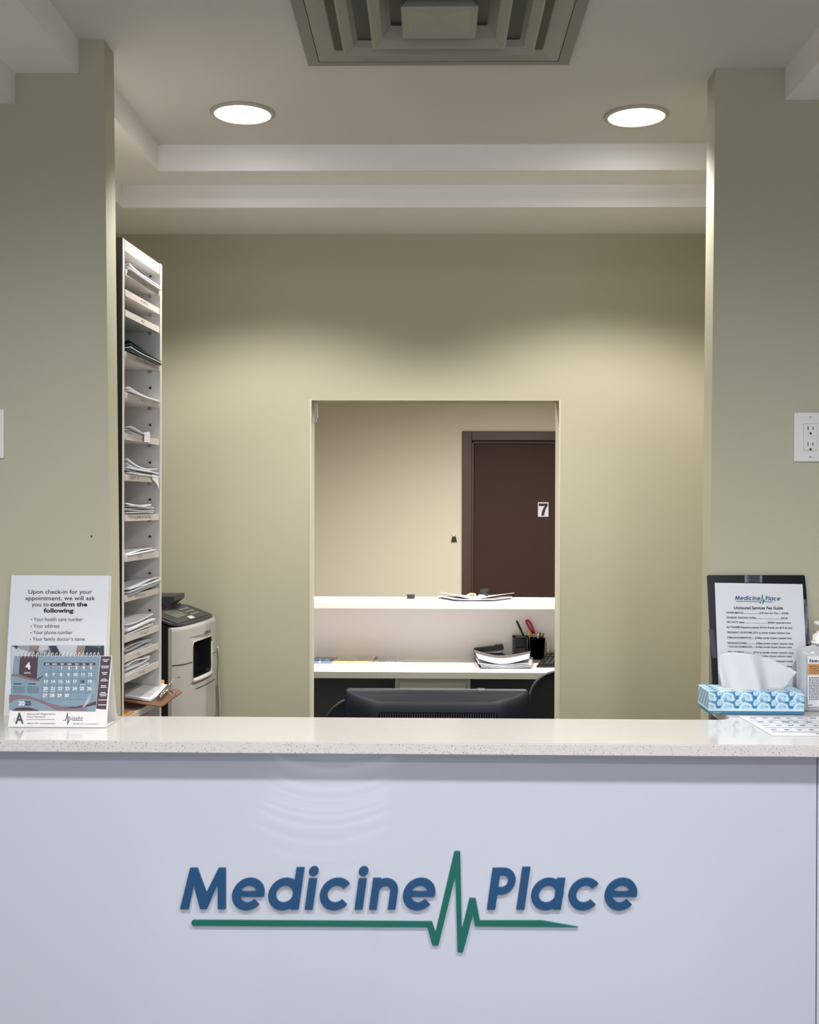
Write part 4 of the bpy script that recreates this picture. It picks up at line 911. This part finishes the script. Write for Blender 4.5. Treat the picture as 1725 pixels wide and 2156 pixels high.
# tissue box
a = PZ(1493, 1503, ZC); b = PZ(1694, 1506, ZC); Yb = (a.y+b.y)/2
bx0, bx1 = P(1492.5, 1480, Yb).x, P(1694.5, 1480, Yb).x; hb_ = P(1492, 1456, Yb).z-ZC-.001; db = .112
tb_ = thing('tissue_box', 'blue and white wave patterned tissue box on the right of the counter', 'tissue box', ((bx0+bx1)/2, Yb+db/2, ZC))
def wave_mat():
    mt = bpy.data.materials.new('wave_print'); mt.use_nodes = True; nt = mt.node_tree; B = nt.nodes['Principled BSDF']; B.inputs['Roughness'].default_value = .35
    tc = nt.nodes.new('ShaderNodeTexCoord'); N = nt.nodes.new; Lk = nt.links.new
    sp_ = N('ShaderNodeSeparateXYZ'); Lk(tc.outputs['Object'], sp_.inputs[0])
    def M_(op, a_, b_=None, c_=None):
        n = N('ShaderNodeMath'); n.operation = op
        for i, v in enumerate((a_, b_, c_)):
            if v is None: continue
            if isinstance(v, (int, float)): n.inputs[i].default_value = v
            else: Lk(v, n.inputs[i])
        return n.outputs[0]
    X = M_('ADD', sp_.outputs[0], 5.0); Zv = M_('ADD', M_('ADD', sp_.outputs[2], sp_.outputs[1]), 5.0)
    cell = (bx1-bx0)/5.3
    def scallop(dx, dz, rad, freq, w_, hgt):
        u = M_('SUBTRACT', M_('MODULO', M_('ADD', X, dx), w_), w_/2); v = M_('SUBTRACT', M_('MODULO', M_('ADD', Zv, dz), hgt), hgt*.25)
        d = M_('SQRT', M_('ADD', M_('MULTIPLY', u, u), M_('MULTIPLY', v, v)))
        return M_('DIVIDE', d, rad), u, v
    d1, u1, v1 = scallop(0, 0, cell*.42, 1, cell, cell*.56)
    d2, u2, v2 = scallop(cell*.38, cell*.25, cell*.22, 1, cell, cell*.56)
    line = M_('MULTIPLY', M_('GREATER_THAN', M_('SINE', M_('MULTIPLY', M_('ADD', d1, .12), 9.6)), .72), M_('LESS_THAN', d1, 1.05))
    line2 = M_('MULTIPLY', M_('GREATER_THAN', M_('SINE', M_('MULTIPLY', M_('ADD', d2, .1), 9.0)), .7), M_('LESS_THAN', d2, 1.0))
    ln = M_('MAXIMUM', line, line2)
    ramp = N('ShaderNodeMix'); ramp.data_type = 'RGBA'; ramp.inputs[6].default_value = lin((92, 152, 188))+(1,); ramp.inputs[7].default_value = lin((176, 210, 228))+(1,)
    Lk(M_('ABSOLUTE', M_('SINE', M_('MULTIPLY', M_('ADD', d1, M_('MULTIPLY', d2, .5)), 3.2))), ramp.inputs[0])
    rm2 = N('ShaderNodeMix'); rm2.data_type = 'RGBA'; Lk(ramp.outputs[2], rm2.inputs[6]); rm2.inputs[7].default_value = lin((56, 122, 166))+(1,)
    Lk(M_('MULTIPLY', M_('GREATER_THAN', d2, 1.0), M_('GREATER_THAN', d1, .95)), rm2.inputs[0])
    mx = N('ShaderNodeMix'); mx.data_type = 'RGBA'; Lk(rm2.outputs[2], mx.inputs[6]); mx.inputs[7].default_value = lin((216, 234, 240))+(1,); Lk(ln, mx.inputs[0])
    # bottom stripes: white then blue
    zz = sp_.outputs[2]
    m1 = N('ShaderNodeMix'); m1.data_type = 'RGBA'; Lk(mx.outputs[2], m1.inputs[6]); m1.inputs[7].default_value = lin((214, 230, 236))+(1,); Lk(M_('LESS_THAN', zz, .0145), m1.inputs[0])
    m2 = N('ShaderNodeMix'); m2.data_type = 'RGBA'; Lk(m1.outputs[2], m2.inputs[6]); m2.inputs[7].default_value = lin((62, 128, 170))+(1,); Lk(M_('LESS_THAN', zz, .0085), m2.inputs[0])
    Lk(m2.outputs[2], B.inputs['Base Color']); return mt
WV = wave_mat()
bm = NB()
bx(bm, bx0, bx1, Yb, Yb+db, ZC+.001, ZC+.001+hb_, .0012, 1); obj('carton', bm, WV, tb_)
fbx = onplane(Vector((0, Yb, 0)), Vector((0, -1, 0)))
bm = NB(); write(bm, 'Advance', 1502, 1501, 3.2, fbx, 'L', width=16, shear=.2, off=.0004); obj('printed_text', bm, PAPER, tb_)
bm = NB(); cxb = (bx0+bx1)/2; zt_ = ZC+.001+hb_
n = 28; pts = [(cxb+.085*math.cos(2*math.pi*k/n)*(1), Yb+db*.48+.026*math.sin(2*math.pi*k/n), zt_+.0003) for k in range(n)]
prism(bm, pts, (0, 0, .0004)); obj('oval_opening', bm, mat('tissue_film', (214, 206, 196), .4), tb_)
# tissue
fti = onplane(Vector((0, Yb+db*.48, 0)), Vector((0, -1, 0)))
topc = [(1520, 1382), (1530, 1377), (1545, 1374.5), (1562, 1375), (1580, 1377), (1600, 1381), (1622, 1387.5), (1645, 1398), (1662, 1407), (1673, 1413)]
botc = [(1521, 1450), (1529, 1453), (1540, 1455), (1556, 1456), (1572, 1456.5), (1590, 1456.5), (1606, 1456.5), (1622, 1456), (1640, 1453), (1656, 1448)]
midc = [(1517, 1420), (1519, 1428)]
def cr(pts, s):
    n = len(pts)-1; k = min(int(s*n), n-1); f_ = s*n-k
    p = [pts[max(0, min(n, k+j))] for j in (-1, 0, 1, 2)]
    return tuple(.5*((2*p[1][i])+(-p[0][i]+p[2][i])*f_+(2*p[0][i]-5*p[1][i]+4*p[2][i]-p[3][i])*f_*f_+(-p[0][i]+3*p[1][i]-3*p[2][i]+p[3][i])*f_**3) for i in (0, 1))
def tis(s, u):
    a, b = cr(botc, s), cr(topc, s); v = u**.9
    x = a[0]+(b[0]-a[0])*v; y = a[1]+(b[1]-a[1])*v
    x += 8*math.sin(math.pi*u)*(.5-s)*-.6*(1 if s < .5 else .2)
    fold = .020*math.sin(s*9+u*1.2)*(1-.4*u)+.009*math.sin(s*19+u*3)*(1-u*.5)+.010*u*math.sin(s*3+1)
    return fti(x, y)+Vector((0, fold-.004, 0))
bm = NB(); grid(bm, tis, 60, 24, (0, .0006, 0)); TIS = mat('tissue_white', (222, 221, 224), .9); b_ = TIS.node_tree.nodes['Principled BSDF']; b_.inputs['Subsurface Weight'].default_value = .15
tso = obj('tissue', bm, TIS, None, True); tag(tso, 'white tissue standing out of the blue tissue box', 'tissue')

# sanitizer bottle
Ybt = 2.885; cb = P(1738, 1497, Ybt); cb.z = ZC
bo = thing('sanitizer_bottle', 'clear pump bottle of hand sanitizer with orange banded label at the right edge', 'bottle', tuple(cb))
k_ = Ybt/F
bw = 57*k_; bh = P(1738, 1363, Ybt).z-ZC
prof = [(.9, .0005), (.985, .004), (1, .012), (1, bh*.86), (.985, bh*.92), (.90, bh*.97), (.72, bh), (.50, bh+.004), (.47, bh+.008), (.47, bh+.018)]
def superring(sc, z, n=40):
    out = []
    for i in range(n):
        a = 2*math.pi*i/n; c, s = math.cos(a), math.sin(a); e = .55
        out.append((cb.x+bw*sc*math.copysign(abs(c)**e, c), Ybt+.035*min(1, sc*1.0)*math.copysign(abs(s)**e, s), ZC+z))
    return out
bm = NB(); R = ring_loft(bm, [superring(s, z) for s, z in prof]); bm.faces.new(R[0]); bm.faces.new(R[-1])
obj('body', bm, mat('bottle_clear', (206, 210, 212), .18, alpha=1, trans=.25, coat=.3), bo, True)
fbo = onplane(Vector((0, Ybt-.0355, 0)), Vector((0, -1, 0)))
LY = lambda pts, off=0: [fbo(x, y, off) for x, y in pts]
bm = NB(); prism(bm, LY([(1701, 1383), (1703, 1381.3), (1772, 1382), (1774, 1384), (1774, 1487), (1772, 1489), (1703, 1488), (1701, 1486)]), (0, .001, 0)); lbb = obj('label', bm, PAPER, bo)
bm = NB(); rect(bm, fbo, 1701.4, 1397.5, 1773.6, 1420.5, .0004, sl=.01); obj('orange_band', bm, mat('band_orange', (206, 150, 80), .4), lbb)
bm = NB(); write(bm, 'Isagel', 1704.5, 1394, 6.4, fbo, 'L', width=36, bold=.02, shear=.15, off=.0008)
for k, s in enumerate(('60% Ethyl alcohol', 'Antiseptic hand gel', 'Gel antiseptique', 'pour les mains')): write(bm, s, 1704.5, 1404.2+k*4.6, 3, fbo, 'L', bold=.02, off=.0008)
rnd = random.Random(3)
for k in range(15): 
    y = 1427+k*3.3; x = 1703.5
    while x < 1768: w = rnd.uniform(2, 7); rect(bm, fbo, x, y-1.4, min(x+w, 1769), y, .0006); x += w+1.2
rect(bm, fbo, 1703, 1483.5, 1705.5, 1485.5, .0006); rect(bm, fbo, 1706.5, 1483.8, 1711, 1485.3, .0006)
obj('printed_text', bm, GINK, lbb)
bm = NB(); zc0 = ZC+bh+.010
lathe(bm, [(.035, 0), (.035, .005), (.031, .006), (.031, .020), (.026, .024), (.022, .025), (.021, .030), (.010, .031), (.010, .048)], (cb.x, Ybt, zc0), 32); obj('pump_collar', bm, WHITEP, bo, True)
bm = NB(); bx(bm, cb.x-.026, cb.x+.02, Ybt-.012, Ybt+.012, zc0+.047, zc0+.056, .003); bx(bm, cb.x-.0, cb.x+.05, Ybt-.006, Ybt+.006, zc0+.048, zc0+.056, .003); obj('pump_head', bm, WHITEP, bo)

# added chair, out of view, only to mirror faint streaks in the glossy desk front
wc = thing('added_chair', 'pale glossy slatted waiting chair mirrored faintly in the glossy desk front', 'chair', (-.42, .5, 0))
SLAT = mat('slat_white', (238, 240, 244), .15, coat=1)
prof = [(.80, .20), (.805, .26), (.80, .32), (.77, .375), (.70, .40), (.62, .405), (.54, .40), (.46, .40), (.38, .42), (.33, .48), (.30, .55), (.275, .62), (.25, .69), (.23, .76)]
for k, (y, z) in enumerate(prof):
    t_ = Vector((0, prof[min(k+1, 13)][0]-prof[max(k-1, 0)][0], prof[min(k+1, 13)][1]-prof[max(k-1, 0)][1])).normalized(); w_ = t_*.020
    bm = NB(); grid(bm, lambda s_, u: Vector((-.40+.25*(s_*2-1), y-.05*(s_*2-1)**2, z+.05*(s_*2-1)**2))+w_*(2*u-1)+Vector((0, .008, .008))*math.sin(math.pi*u), 16, 5, (0, -.006, -.006)); obj('slat', bm, SLAT, wc, True)
for sx_ in (-1, 1):
    bm = NB(); tube(bm, [(-.40+sx_*.2, .74, 0), (-.40+sx_*.2, .70, .34), (-.40+sx_*.2, .34, .36), (-.40+sx_*.2, .20, .74)], .012, 10); obj('side_frame', bm, STEEL, wc, True)
    bm = NB(); tube(bm, [(-.40+sx_*.2, .30, .36), (-.40+sx_*.2, .20, 0)], .012, 10); obj('leg', bm, STEEL, wc, True)

bm = NB(); p = P(193, 1129, 2.769); lathe(bm, [(.0018, 0), (.0018, -.002), (.0003, -.0025)], p, 10, 'Y'); tag(obj('nail', bm, INK), 'tiny dark nail in the left wall above the check-in notice', 'nail')
# laminated chart lying on the counter
q0, q1 = PZ(1556, 1509, ZC+.0005), PZ(1627, 1549.5, ZC+.0005)
ux = Vector((1, 0, 0)); uy = (q0-q1); Ls = uy.length
q2 = q1+Vector((.29, .004, 0)); q3 = q0+Vector((.29, .004, 0))
bm = NB(); prism(bm, [q1, q2, q3, q0], (0, 0, .0016)); fs1 = obj('chart_sheet', bm, mat('laminate_white', (226, 224, 228), .15)); tag(fs1, 'laminated white chart lying on the counter in front of the tissue box', 'paper')
cf = lambda s, u: q1*(1-s)*(1-u)+q2*s*(1-u)+q3*s*u+q0*(1-s)*u+Vector((0, 0, .002))
bm = NB(); rnd = random.Random(9)
def cr_(s0_, u0_, s1_, u1_, mi=0): quad(bm, [cf(s0_, u0_), cf(s1_, u0_), cf(s1_, u1_), cf(s0_, u1_)], mi)
for u in (.13, .36, .385, .60, .75, .97): cr_(.04, u, .96, u+.006)
for i in range(9):
    for u in (.25, .48, .66, .88):
        s = .06+i*.1+rnd.uniform(0, .01); cr_(s, u, s+.03+rnd.uniform(0, .03), u+.035, rnd.choice((0, 0, 1, 2)))
for i in range(40): s = .05+i*.0225; cr_(s, .17, s+.014, .19)
cr_(.36, .06, .48, .095); cr_(.55, .07, .8, .08)
obj('printed_diagram', bm, [mat('chart_grey', (120, 120, 126), .5), mat('chart_rose', (176, 140, 146), .5), mat('chart_dark', (80, 76, 80), .5)], fs1)
